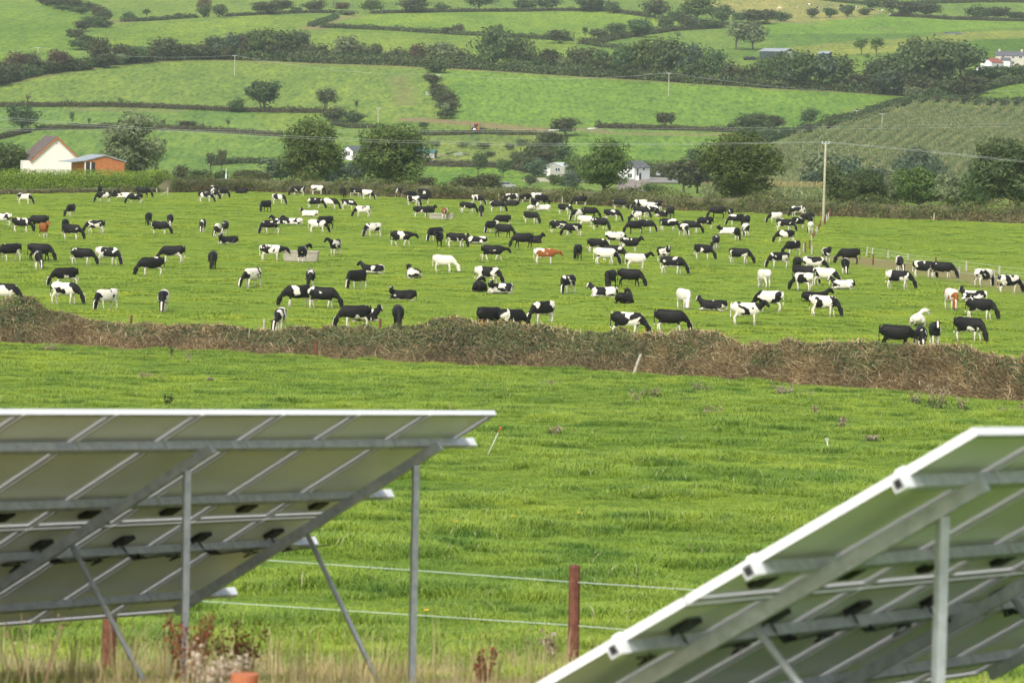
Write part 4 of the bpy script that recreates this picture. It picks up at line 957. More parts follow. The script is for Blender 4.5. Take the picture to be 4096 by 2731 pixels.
    rel = co - npth[-5]; bz = np.clip((0.055 - np.abs(rel[:, 1] - (npth[-3][1] - npth[-5][1])*np.clip(rel @ hx/hl, 0, 1)))/0.02, 0, 1) * ((rel @ fr) > 0.02) * ((rel @ hx) > -0.02)
    ud = ((np.hypot((co[:, 0] + 0.42)/0.22, co[:, 1]/0.17) < 1) & (co[:, 2] < 0.64) & (co[:, 2] > 0.46)).astype(np.float32) * (0.0 if lying else 0.6)
    for nm, v in (('headness', hn), ('blaze', bz), ('udder', ud)):
        a_ = out.attributes.new(nm, 'FLOAT', 'POINT'); a_.data.foreach_set('value', v.astype(np.float32))
    out.polygons.foreach_set('use_smooth', np.ones(len(out.polygons), bool)); out.materials.clear(); out.materials.append(MT['coat'])
    return out, tuple(hp + Vector((-0.03, 0.20, -0.03)))
def legset(fl=0, fr=0, hl=0, hr=0):
    """forward swing of each foot in metres"""
    L = []
    for sx, sw in ((1, fl), (-1, fr)):
        y = sx*0.15
        L.append([(0.50, y, .98, .10, .14), (0.49 + sw*0.25, y, .74, .072, .095), (0.50 + sw*0.6, y, .42, .052, .058), (0.50 + sw*0.8, y, .36, .046, .05), (0.49 + sw*0.95, y, .14, .036, .042), (0.50 + sw, y, .09, .048, .05), (0.53 + sw, y, .0, .055, .07)])
    for sx, sw in ((1, hl), (-1, hr)):
        y = sx*0.17
        L.append([(-0.58, y, .95, .12, .19), (-0.55 + sw*0.3, y, .74, .085, .13), (-0.69 + sw*0.6, y, .52, .052, .07), (-0.73 + sw*0.7, y, .44, .046, .055), (-0.69 + sw*0.95, y, .16, .038, .044), (-0.67 + sw, y, .09, .048, .05), (-0.63 + sw, y, .0, .055, .07)])
    return L
def nk(pts): return pts
def graze(dy):
    return [(0.58, 0, 1.06, .20, .32), (0.78, dy*.1, .96, .160, .255), (0.95, dy*.35, .82, .125, .19), (1.06, dy*.6, .72, .10, .135),
            (1.12, dy*.8, .67, .140, .115), (1.18, dy*.9, .53, .150, .190), (1.235, dy, .36, .122, .150), (1.275, dy, .21, .122, .138), (1.295, dy, .10, .105, .115)]
STAND = [(0.6, 0, 1.12, 0.2, 0.3), (0.84, 0, 1.2, 0.15, 0.22), (1.02, 0, 1.32, 0.12, 0.17), (1.12, 0, 1.42, 0.11, 0.14), (1.2, 0, 1.47, 0.138, 0.152), (1.3, 0, 1.42, 0.126, 0.146), (1.41, 0, 1.32, 0.094, 0.114), (1.5, 0, 1.23, 0.082, 0.091), (1.555, 0, 1.18, 0.06, 0.064)]
LEVEL = [(0.6, 0, 1.1, 0.2, 0.3), (0.86, 0, 1.1, 0.155, 0.22), (1.08, 0, 1.1, 0.12, 0.16), (1.2, 0, 1.11, 0.11, 0.135), (1.28, 0, 1.1, 0.138, 0.152), (1.38, 0, 1.02, 0.126, 0.14), (1.47, 0, 0.9, 0.094, 0.108), (1.53, 0, 0.8, 0.082, 0.089), (1.555, 0, 0.74, 0.06, 0.064)]
def turned(path, ang):
    o = []; c, s_ = math.cos(ang), math.sin(ang); n = len(path)
    for i, p in enumerate(path):
        f_ = min(1.0, i/4.0); a = ang*f_; x, y = p[0]-0.6, p[1]
        o.append((0.6 + x*math.cos(a) - y*math.sin(a), x*math.sin(a) + y*math.cos(a), *p[2:]))
    return o
LIE = [(0.6, 0, 0.54, 0.21, 0.28), (0.78, 0, 0.66, 0.16, 0.21), (0.92, 0, 0.8, 0.125, 0.165), (1.0, 0, 0.9, 0.11, 0.14), (1.07, 0, 0.94, 0.138, 0.152), (1.17, 0, 0.89, 0.126, 0.146), (1.28, 0, 0.79, 0.094, 0.114), (1.36, 0, 0.71, 0.082, 0.091), (1.41, 0, 0.66, 0.06, 0.064)]
LT = [(-0.90,0,.78),(-0.99,.05,.55),(-0.98,.12,.25),(-0.9,.25,.08),(-0.75,.4,.05)]
COWS = {
 'g': [cow_mesh('cow', graze(0.0), legset(.08, -.10, .05, -.12)), cow_mesh('cow', turned(graze(0), 0.35), legset(-.12, .14, -.10, .12)), cow_mesh('cow', turned(graze(0), -0.35), legset(.16, -.06, -.14, .06))],
 's': [cow_mesh('cow', STAND, legset(0, .05, .05, -.06)), cow_mesh('cow', turned(STAND, -0.5), legset(.05, 0, -.08, .02))],
 'w': [cow_mesh('cow', LEVEL, legset(.26, -.24, -.22, .26))],
 'd': [cow_mesh('cow', LEVEL, legset(.03, -.03, .05, -.06))],
 'l': [cow_mesh('cow', turned(LIE, 0.9), [], True, LT), cow_mesh('cow', turned(LIE, -0.9), [], True, LT), cow_mesh('cow', LIE, [], True, LT)],
}
tagm = MB().box(-0.005, 0.005, -0.03, 0.03, -0.035, 0.035).mesh('ear_tag', MT['tag'])
# x, y of the feet, heading (0 = towards the maize, 90 = uphill away, 180 = towards the house, 270 = to the camera), pose, coat
# coats: n all black, b black with white legs, h pied, w white with spots, p white all over, r red, q red and white
HERD = '''97 817 345 g w|283 868 255 g b|398 785 95 g b|412 810 200 g b|450 789 0 l b|492 794 185 l h|540 816 185 g b|572 790 0 g n|8 907 180 g h|85 928 345 g b|155 916 180 g n|175 950 295 s r|262 934 90 g n|285 958 335 g b|380 935 190 g b|40 1044 215 g b|160 1044 0 g n|152 1076 280 g b|330 1060 350 g b|430 1060 345 g h|593 902 265 g n|640 938 340 g b|680 910 275 g b|
631 745 275 g n|722 767 110 g w|822 810 345 g h|850 797 330 g b|858 783 300 g h|895 792 65 g b|967 774 170 l n|1115 818 340 g w|1062 848 235 g n|1190 784 190 g b|810 932 265 g h|868 950 270 g h|900 940 270 g b|912 978 210 l b|1080 937 205 g b|1125 899 190 l b|1172 901 180 l w|1085 1045 0 d h|1210 1053 80 s b|690 1052 182 g b|605 1104 205 g b|850 1078 270 g n|
1270 780 345 g w|1262 836 0 g b|1322 838 342 g h|1373 790 285 g n|1392 842 335 g h|1450 870 186 g h|1425 790 332 g b|1470 800 320 g w|1600 790 315 g b|1655 826 332 g h|1645 803 45 g n|1690 818 200 g b|1697 795 330 g b|1703 785 250 g h|1685 872 8 d b|1722 869 300 s n|1780 879 80 g q|1238 868 185 l w|1270 932 350 g w|1300 917 215 g n|1490 949 215 g w|1605 985 0 w b|1740 967 225 g b|1757 988 270 s n|1340 1022 250 s b|1825 990 345 g b|1775 1090 335 g p|
1870 853 0 g b|1925 868 270 g b|1910 822 320 g b|1918 792 270 g h|1990 848 345 g b|2045 815 190 g h|2048 825 180 l n|2102 815 215 g b|2150 811 350 g h|2135 835 82 g b|2165 820 30 g n|2123 843 90 l w|2172 844 205 l p|2125 895 332 g b|1967 934 225 g h|2010 908 200 g b|2015 950 340 g n|2090 992 190 g n|2130 973 350 l n|1908 976 190 l h|1970 1045 0 w b|2180 1057 0 d q|2260 861 332 g b|2320 823 186 g b|2310 885 225 g h|2360 874 0 g n|2345 912 0 g w|2235 935 0 g h|2290 945 190 g b|2400 922 335 g b|2310 1041 100 g n|2390 1012 0 g b|2420 1059 350 g w|
2480 838 345 g b|2448 886 340 g b|2560 840 200 g h|2595 851 0 g w|2612 829 0 g b|2630 845 120 g b|2665 836 190 g b|2725 840 190 g b|2565 873 345 g b|2605 865 180 g h|2645 868 195 l h|2680 872 110 g n|2545 893 120 g h|2540 936 200 g n|2585 929 330 g b|2675 925 0 g h|2735 947 290 g h|2765 935 345 g b|2820 917 200 g b|2870 873 190 g n|2922 878 90 g b|2945 905 200 g b|2985 910 100 g b|2908 939 180 l w|2948 964 85 g b|2980 948 100 g h|2862 998 260 g b|2812 1038 322 g b|2960 1055 345 g b|2462 985 0 g w|2520 1008 345 s b|2452 1048 350 g b|2545 1079 10 s w|2655 1052 300 s h|2690 1097 345 g h|
2520 1148 350 g n|2440 1152 250 g n|2415 1191 195 l h|2500 1213 60 l n|2735 1236 290 g p|2850 1244 182 l h|2985 1299 352 s w|2680 1330 346 g b|2510 1345 350 g h|3115 1073 205 g h|3170 1024 225 g b|3055 1153 110 g p|3187 1094 95 g n|3255 1093 350 g h|3215 1134 330 g n|3212 1164 130 g h|3300 1143 335 g w|3372 1158 200 l h|3380 1097 260 g b|3305 1053 280 s b|3395 1057 190 g n|3075 1246 160 g h|3260 1209 15 l n|3295 1265 346 g h|
3100 895 205 g w|3190 868 190 g h|3140 926 345 g h|3190 915 215 g b|3228 898 205 g n|3243 912 80 g h|3242 937 85 g w|3140 973 190 g b|3597 1090 270 g b|3595 1156 350 g h|3695 1110 336 g h|3770 1113 350 g b|3935 1148 40 g h|4035 1173 25 g h|3805 1238 285 g q|3893 1203 170 l w|3920 1277 346 g b|3672 1303 80 l p|3738 1386 270 s b|3875 1366 325 g b|3585 1398 350 g n|3682 1402 270 g h|
260 1146 205 g b|260 1216 345 g h|425 1241 230 g w|15 1222 350 g h|653 1248 270 g h|1008 1151 240 g h|1190 1227 205 g b|1120 1327 265 g w|1242 1151 275 g b|1290 1233 350 g b|1425 1156 230 g b|1490 1096 205 l b|1652 1114 110 l h|1610 1203 195 l b|1420 1312 195 g b|1455 1287 0 l b|1592 1312 275 g n|1950 1140 350 g h|1915 1166 100 l n|2000 1176 210 l h|2270 1175 240 g b|1958 1325 45 g n|2048 1329 38 g b|2170 1296 225 g h'''
FARHERD = '3118 40 180 g p|3188 37 90 g w|3237 27 345 g h|3273 39 190 g b|3317 28 90 g h|3354 42 90 g w|3366 31 0 g n|3408 41 90 g b|3425 39 190 g h|3489 47 0 g b|3527 46 180 l w|3567 45 200 g h'
COATS = {'n': ('all-black', 0.92, -0.9, 0, 0, 0), 'b': ('black white-legged', 0.665, 0.24, 0, 0, 0), 'h': ('pied', 0.570, 0.28, 0, 0, 0), 'w': ('black-spotted white', 0.475, 0.34, 0, 0, 0), 'p': ('pure-white', 0.30, 0.5, 0, 1, 0), 'r': ('red-brown', 0.75, 0.02, 1, 0, 1), 'q': ('red-and-white', 0.55, 0.26, 1, 0, 1)}
POSE = {'g': 'grazing', 's': 'standing', 'w': 'walking', 'd': 'standing', 'l': 'lying'}
def facing(h):
    h = h % 360
    if h < 50 or h > 312: return 'facing maize'
    if h < 132: return 'rump-on'
    if h < 228: return 'facing house'
    return 'head-on'
COLS = ((0, 560, 'below laurel hedge'), (560, 1060, 'below laurel corner'), (1060, 1400, 'below first ash'), (1400, 1760, 'below broadest ash'), (1760, 2220, 'below teal barn'), (2220, 2640, 'below open ash'), (2640, 3060, 'below wide ash'), (3060, 3420, 'below utility pole'), (3420, 9999, 'below paddock fence'))
def build_herd(txt, scale, group, rows):
    L = [c.split() for c in txt.replace('\n', '').split('|') if c.strip()]
    made = []
    for i, (x, y, hd, po, ct) in enumerate(L):
        x, y, hd = float(x), float(y), float(hd)
        p = hit(x, y, 150)
        v = COWS[po]; me, ear = v[(i*7 + int(x)) % len(v)]
        o = obj('cow', me); sc = scale*(0.97 + 0.08*rng.random())
        o.scale = (sc, sc*(0.96 + 0.1*rng.random()), sc)
        wds, cut, belly, red, hw, _ = COATS[ct]
        o.location = (p[0], p[1], p[2] - 0.01); o.rotation_euler = (0, 0, R(hd))
        o['coat_seed'] = float(i*1.37 + 3.1); o['coat_cut'] = cut + 0.03*(rng.random() - 0.5)
        o['coat_belly'] = (belly - (0.42 if po == 'l' else 0)) + 0.16*(rng.random() - 0.5) if belly > 0 else -9.0
        o['coat_red'] = float(red); o['head_white'] = float(hw); o['coat_blaze'] = float(ct in 'hwq' or (ct == 'b' and rng.random() < 0.4))
        o['category'] = 'cow'; o['group'] = group
        if y > 930 and rows:
            e = obj('ear_tag', tagm, o); e.location = ear; e['label'] = 'yellow plastic ear tag'
        d = f'{wds} cow {POSE[po]} {facing(hd)}'
        if rows:
            row = 'far back' if y < 880 else 'midfield' if y < 1090 else 'by brown hedge'
            col = [c[2] for c in COLS if c[0] <= x < c[1]][0] if x >= 0 else COLS[0][2]
            d = f'{d}, {row}, {col}'
        else: d = d + ' on the far hill'
        made.append((x, o, d))
    by = {}
    for x, o, d in sorted(made, key=lambda q: q[0]): by.setdefault(d, []).append(o)
    for d, l in by.items():
        for k, o in enumerate(l):
            if len(l) == 1: o['label'] = d
            else:
                o['label'] = d.replace(' cow', f' cow, {ordw(k)} alike from house,')
build_herd(HERD, 1.05, 'dairy cows in the pasture', True)
build_herd(FARHERD, 1.15, 'small herd on the far hill', False)

# ------------------------------------------------------------------ solar arrays
def solar_array(T, cols, rafters, label, ext, stickers=()):
    U, V_, W = Vector((0.489, 0.870, -0.060)), Vector((-0.755, 0.389, -0.527)), Vector((-0.436, 0.303, 0.847))
    U.normalize(); V_ = (V_ - U*V_.dot(U)).normalized(); W = U.cross(V_)
    t = empty('solar_array', (0, 0, 0)); m = Matrix.Identity(4)
    for i in range(3): m[i][0], m[i][1], m[i][2], m[i][3] = U[i], V_[i], W[i], T[i] + CAM[i]
    t.matrix_world = m; inv = m.inverted()
    lam = MB().box(0.012, 0.978, 0.012, 1.638, 0.026, 0.033).mesh('solar_panel', MT['backsheet']); lam.materials.append(MT['cells'])
    for p in lam.polygons:
        if p.normal.z > 0.5: p.material_index = 1
    fr = MB()
    for a in ((0, 0.99, 0, 0.004), (0, 0.99, 1.646, 1.65), (0, 0.004, 0.004, 1.646), (0.986, 0.99, 0.004, 1.646)): fr.box(*a, 0.0, 0.040)
    lip = MB()
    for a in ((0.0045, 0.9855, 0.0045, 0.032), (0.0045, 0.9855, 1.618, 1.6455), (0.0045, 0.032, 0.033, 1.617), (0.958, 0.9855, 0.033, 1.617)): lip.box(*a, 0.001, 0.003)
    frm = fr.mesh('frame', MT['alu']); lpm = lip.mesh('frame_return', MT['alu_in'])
    jb = MB().box(0.42, 0.57, 0.0, 0.11, -0.004, 0.0255).mesh('junction_box', MT['black_plastic'])
    for k in cols:
        for row in (0, 1):
            p = obj('solar_panel', lam, t); p.location = (k*1.01, row*1.67, 0)
            obj('frame', frm, p); obj('frame_return', lpm, p)
            b = obj('junction_box', jb, p); b.location = (0, 1.42 if row == 0 else 0.22, 0)
            cb = MB(); y0 = 1.53 if row == 0 else 0.33
            x1 = 0.30 + 0.12*random.random(); ye = (2.00 if row == 0 else 0.36)
            cb.tube([(0.47, y0, 0.0), (0.44, y0 + 0.10, -0.02), (0.36, y0 + 0.2, -0.05 - 0.03*random.random()), (x1, ye + 0.06, -0.07), (x1 - 0.22, ye + 0.05, -0.075)], 0.006, 6)
            if row == 1: cb.tube([(0.53, y0, 0.0), (0.60, y0 + 0.03, -0.06), (0.80, 0.40, -0.08), (1.1, 0.40, -0.07), (1.35, 0.36, -0.075)], 0.006, 6)
            if row == 1: cb.build('cable', MT['black_plastic'], p, True)
    u0, u1 = cols[0]*1.01 - ext[0], (cols[-1] + 1)*1.01 + ext[1]
    for v in (0.40, 1.25, 2.05, 2.92):
        r = MB().box(u0, u1, v - 0.026, v + 0.026, -0.062, -0.001).build('rail', MT['galv'], t)
        for e, s_ in ((u0, -1), (u1, 1)):
            MB().box(min(e, e - 0.11*s_), max(e, e - 0.11*s_), v - 0.030, v + 0.030, -0.066, 0.002).build('end_sleeve', MT['alu'], r)
            MB().box(min(e + 0.001*s_, e + 0.003*s_), max(e + 0.001*s_, e + 0.003*s_), v - 0.018, v + 0.018, -0.052, -0.012).build('end_hole', MT['black_plastic'], r)
        for k in list(cols)[1:]:
            MB().box(k*1.01 - 0.022, k*1.01 + 0.002, v - 0.029, v + 0.029, -0.066, 0.003).build('clamp', MT['alu_in'], r)
        for e in (cols[0]*1.01 - 0.03, (cols[-1] + 1)*1.01 - 0.018):
            MB().box(e + 0.006, e + 0.024, v - 0.025, v + 0.025, -0.004, 0.045).build('clamp', MT['alu'], r)
        if v == 2.05:
            for k in cols:
                c = MB(); x = k*1.01 + 0.62
                for j in range(3): c.tube([(x + 0.05*j, v - 0.02, -0.066), (x + 0.05*j + 0.05, v + 0.02 - 0.05*random.random(), -0.09), (x + 0.05*j + 0.13, v + 0.01, -0.085), (x + 0.09, v - 0.03, -0.07)], 0.009, 6)
                c.build('cable_loop', MT['black_plastic'], r, True)
        if stickers and v == 2.05:
            for x in stickers: MB().box(x, x + 0.16, v - 0.0275, v + 0.0275, -0.070, -0.0665).build('sticker', MT['paper'], r)
    for ru in rafters:
        MB().box(ru - 0.025, ru + 0.025, 0.30, 3.05, -0.135, -0.0625).build('rafter', MT['galv'], t)
        top = m @ Vector((ru, 0.56, -0.13)); g = float(height(top.x, top.y)); foot = Vector((top.x, top.y, g - 0.2))
        b = MB(); b.bar(inv @ top, inv @ foot, 0.045, 0.062, inv.to_3x3() @ Vector((0.3, -1, 0))); b.build('post', MT['galv'], t)
        bt = m @ Vector((ru + 0.04, 1.70, -0.12)); ft = foot + (bt - foot).normalized()*0.0 + Vector((-0.10, 0.02, 0.03))
        MB().tube([inv @ bt, inv @ ft], 0.020, 8).build('brace', MT['galv'], t, True)
    tag(t, label, 'solar array', 'solar arrays')
solar_array((-3.06, 24.153, -1.996), range(-3, 6), (5.55, 2.45, -0.65), 'farther solar array seen from beneath, beside the straw grass and dock', (0.14, 0.19), (1.98,))
solar_array((2.098, 17.185, -1.423), range(0, 7), (0.62, 3.95, 6.6), 'nearer solar array with a bright white end frame beside the brown post', (0.12, 0.12), (2.6, 4.4))

# ------------------------------------------------------------------ posts, fences, wires
def post(px, y0, y1, m, label, lean=0.0, rad=None, group='fence posts', Y=None, name='fence_post'):
    """a wooden post between two heights in the photograph"""
    p = hit(px, y1, 100) if Y is None else grounded(px, Y, y1)
    s = ppm(p); h = max(0.5, (y1 - y0)/s) if Y is None else at(px, y0, p[1])[2] - p[2]
    r = rad or 0.075
    b = MB(); b.tube([(0, 0, -0.3), (0, 0, 0.0), (lean*h*0.5, 0, h*0.5), (lean*h, 0, h - 0.02), (lean*h, 0, h)], [r, r, r*0.97, r*0.94, r*0.8], 8)
    o = b.build(name, m, None, False); o.location = p
    tag(o, label, 'fence post', group); return o, p, h
RED, PALE = MT['post_red'], MT['post_pale']
FP = []
for i, (px, y0, y1, m, lb, lean) in enumerate((
 (474, 1317, 1384, PALE, 'pale round post before the brown hedge at its high end', 0), (524, 1262, 1300, RED, 'short red-brown post just behind the brown hedge, nearest the house', 0.03), (1055, 1276, 1322, PALE, 'weathered pinkish post behind the hedge beside the white cow', 0.03),
 (1263, 1361, 1435, RED, 'dark red post before the hedge on its low grassy stretch', 0), (1520, 1273, 1312, RED, 'dark red post behind the hedge among grazing cows', 0.02), (2535, 1415, 1498, PALE, 'leaning pale post before the gnarled cut branches', 0.32), (3201, 1474, 1542, PALE, 'thin pale post before the brown hedge near thistles', 0), (3871, 1520, 1589, PALE, 'pale post beside the biggest thistle patch', 0))):
    FP.append(post(px, y0, y1, m, lb, lean, 0.08, 'posts along the brown hedge'))
fw = [f for f in FP if f[1][1] and f[0]['label'].find('behind') < 0]
for k, hh in enumerate((0.85, 0.45)):
    b = MB(); b.tube([tuple(p + np.array([0.05, -0.09, h*hh])) for _, p, h in fw], 0.0035, 4)
    tag(b.build('fence_wire', MT['dark_metal'], None), ('upper' if k == 0 else 'lower') + ' plain wire strung before the brown hedge', 'wire', 'fence wires')
side = ((3320,834,867,RED),(3313,850,878,PALE),(3306,858,886,PALE),(3301,864,892,RED),(3297,872,898,RED),(3281,882,909,RED),(3275,895,918,RED),(3268,907,931,PALE),(3263,915,942,PALE),(3259,924,946,RED),(3252,932,952,RED),(3246,944,964,PALE),(3238,959,996,RED),(3221,970,1011,RED),(3214,974,1010,PALE),(3247,979,1017,PALE))
for i, (px, y0, y1, m) in enumerate(side):
    post(px, y0, y1, m, f'{"red-brown" if m is RED else "pale"} post, {ordw(i)} from the back hedge in the dividing fence', 0.02*math.sin(i*2.3), 0.085, 'posts of the fence dividing pasture and paddock')
pad = ((3466,986,1026,PALE,0.10),(3490,993,1018,PALE,0),(3492,1016,1060,RED,0),(3552,1000,1036,PALE,0),(3584,1027,1056,PALE,0),(3632,1016,1040,PALE,0),(3743,1028,1066,RED,0),(3836,1066,1113,PALE,0),(3865,1043,1084,PALE,0),(3976,1079,1132,PALE,0),(3997,1063,1100,PALE,0))
PP = []
for i, (px, y0, y1, m, ln) in enumerate(pad):
    PP.append(post(px, y0, y1, m, f'{"red-brown" if m is RED else "pale"} post, {ordw(i)} along the sandy track', ln, 0.085, 'posts along the sandy track'))
for seq, nm in (((0, 3, 5, 8, 10), 'farther'), ((2, 4, 7, 9), 'nearer')):
    for k, hh in enumerate((0.9, 0.5)):
        b = MB(); b.tube([tuple(PP[i][1] + np.array([0, -0.09, PP[i][2]*hh])) for i in seq] + [tuple(hit(4250, 1135 if seq[0] == 0 else 1180) + np.array([0, 0, hh]))], 0.010, 4)
        tag(b.build('fence_wire', MT['tape'], None), f'{"upper" if k == 0 else "lower"} strand of the {nm} sandy track fence', 'wire', 'fence wires')
for px, y0, y1, m, lb in ((3540,850,876,RED,'thin red post on the far edge of the paddock'),(3736,853,882,PALE,'white post on the far edge of the paddock, before large rounded tree'),(4000,861,890,PALE,'white post on the far paddock edge under the dark corner tree'),(3023,822,851,PALE,'pale post before the back hedge beside the wide ash'),(2774,812,837,RED,'stout red post before the back hedge near the wide ash'),
 (1995,773,803,PALE,'pale post at the back hedge below the teal barn'),(2249,788,817,PALE,'pale post at the back hedge below the block shed'),(1732,765,794,PALE,'pale post at the back hedge past the broadest ash'),(1217,733,770,PALE,'post tucked beside the first ash trunk'),(1475,752,785,PALE,'post in the back hedge between the two dark ashes'),(642,724,746,PALE,'pale post by the laurel hedge corner with a calf'),(671,750,783,PALE,'strainer post with a stay beyond the laurel corner'),(627,755,771,PALE,'short stub post at the laurel corner'),(913,738,762,RED,'rusty iron post before the back hedge'),(339,737,757,PALE,'pale post under the middle of the laurel hedge')):
    q, p, h = post(px, y0, y1, m, lb, 0, 0.085)
    if 'stay' in lb: MB().bar((0.02, -0.1, h*0.6), (-1.1, -0.2, 0.0), 0.1, 0.1).build('stay', m, q)
# electric fence past the arrays
fp, p, h = post(2292, 2258, 2690, MT['post_red'], 'rusty brown round post of the near wire fence', -0.006, 0.055, 'posts of the near wire fence', Y=36.0)
_q = grounded(432, 32.5, 2600); b = MB(); b.tube([(0, 0, -0.3), (0, 0, 0), (0.01, 0, 0.45), (0.012, 0, 0.8)], [0.065, 0.064, 0.062, 0.058], 9); o = b.build('fence_post', MT['post_red'], None); o.location = _q
tag(o, 'broken rusty post in the straw grass under the farther array', 'fence post', 'posts of the near wire fence')
for k, (pl) in enumerate((((500, 2205), (1080, 2240), (1700, 2283), (2270, 2325), (2780, 2358), (3300, 2395)), ((300, 2370), (840, 2405), (1500, 2448), (2270, 2498), (2480, 2515), (3000, 2550)))):
    b = MB(); b.tube([tuple(at(x, y, 40.5 - (x - 500)*0.0025)) for x, y in pl], 0.0034, 5)
    tag(b.build('fence_tape', MT['tape'], None), ('upper' if k == 0 else 'lower') + ' pale electric fence line past the rusty brown post', 'fence line', 'near electric fence lines')

# power lines
def catenary(p, q, sag, n=14):
    p, q = np.array(p), np.array(q); return [tuple(p + (q - p)*t + np.array([0, 0, -4*sag*t*(1 - t)])) for t in np.linspace(0, 1, n)]
pb = hit(3293, 884); top = at(3297, 572, pb[1])
t = empty('utility_pole', pb); hgt = top[2] - pb[2]
b = MB(); b.tube([(0, 0, -0.5), (0, 0, 0), (0.03, 0, hgt*0.5), (0.06, 0, hgt)], [0.20, 0.19, 0.16, 0.125], 10); b.build('pole', MT['pole'], t, True)
MB().box(-0.45, 0.55, -0.06, 0.06, hgt - 0.14, hgt - 0.02).build('crossarm', MT['galv'], t)
for dx in (-0.38, 0.05, 0.48): MB().tube([(dx, 0, hgt - 0.02), (dx, 0, hgt + 0.12), (dx, 0, hgt + 0.2)], [0.05, 0.09, 0.04], 8).build('insulator', MT['white_plastic'], t, True)
tag(t, 'tall wooden utility pole with insulators at the paddock corner', 'utility pole')
def wire_px(pts, label, rad=0.014):
    b = MB(); b.tube([tuple(at(x, y, Y)) for x, y, Y in pts], rad, 4); tag(b.build('power_line', MT['wire'], None), label, 'wire', 'power lines')
Y0 = pb[1]
for k, dy in enumerate((0, 8)):
    wire_px([(3293, 567 + dy*0.4, Y0), (2900, 573 + dy*0.6, Y0 - 6), (2400, 576 + dy*0.8, Y0 - 14), (2048, 574 + dy, Y0 - 20), (1500, 560 + dy, Y0 - 30), (1024, 538 + dy, Y0 - 38), (500, 506 + dy, Y0 - 46), (0, 470 + dy, Y0 - 54), (-400, 440 + dy, Y0 - 60)], ('upper' if k == 0 else 'lower') + ' wire from the utility pole over the ashes to the house side')
    wire_px([(3297, 567 + dy*0.3, Y0), (3500, 584 + dy*0.5, Y0 - 4), (3800, 613 + dy*0.6, Y0 - 10), (4096, 644 + dy*0.7, Y0 - 15), (4500, 690 + dy*0.7, Y0 - 22)], ('upper' if k == 0 else 'lower') + ' wire from the utility pole over the dark corner tree')
    wire_px([(-400, 511 + dy, 640), (0, 515 + dy, 650), (700, 520 + dy, 665), (1300, 521 + dy, 680), (2048, 520 + dy, 695), (2800, 514 + dy*1.2, 712), (3500, 504 + dy*1.4, 730), (4096, 493 + dy*1.6, 745), (4500, 485 + dy*1.6, 752)], ('upper' if k == 0 else 'lower') + ' level wire of the second line crossing the valley')
for x0, x1, yy, lb in ((2196, 2236, 522, 'white sleeve on the level wire, nearer the house'), (2350, 2391, 515, 'white sleeve on the level wire, nearer the maize')):
    b = MB(); b.tube([tuple(at(x0, yy, 698)), tuple(at(x1, yy - 0.5, 699))], 0.10, 8); tag(b.build('wire_sleeve', MT['white_plastic'], None, True), lb, 'wire sleeve', 'power lines')
HP = []
for px, y0, y1, lb in ((152, 190, 240, 'small pole in the belt above the house'), (938, 222, 305, 'thin pole on the big middle field below the belt'), (1755, 298, 345, 'pole in the spur hedge'), (2674, 292, 385, 'lone pole high on the bright middle field'), (1512, 432, 505, 'slim pole beside the short middle hedge'), (3426, 441, 480, 'short pole in the upper maize hedge'), (3527, 454, 524, 'pole standing in the maize rows')):
    p = hit(px, y1, 640); h = at(px, y0, p[1])[2] - p[2]; t = empty('hill_pole', p)
    MB().tube([(0, 0, -0.3), (0, 0, h)], [0.17, 0.13], 7).build('pole', MT['post_pale'], t)
    MB().box(-0.9, 0.9, -0.08, 0.08, h - 0.25, h - 0.1).build('crossarm', MT['wire'], t)
    tag(t, lb, 'utility pole', 'poles on the hillside'); HP.append(p + np.array([0, 0, h]))
for a, b_, lb in ((0, 1, 'hill wire between the belt pole and middle field pole'), (1, 2, 'hill wire between the middle field pole and spur hedge pole'), (2, 3, 'hill wire between the spur hedge pole and lone pole')):
    b = MB(); b.tube(catenary(HP[a], HP[b_], 2.0), 0.028, 4); tag(b.build('power_line', MT['wire'], None), lb, 'wire', 'power lines')
b = MB(); b.tube(catenary(HP[3], at(4300, 342, 1440), 5.0), 0.028, 4); tag(b.build('power_line', MT['wire'], None), 'hill wire from the lone pole past the dark belt', 'wire', 'power lines')
b = MB(); b.tube(catenary(at(-300, 205, 1500), HP[0], 2.0), 0.028, 4); tag(b.build('power_line', MT['wire'], None), 'hill wire leading to the small belt pole', 'wire', 'power lines')

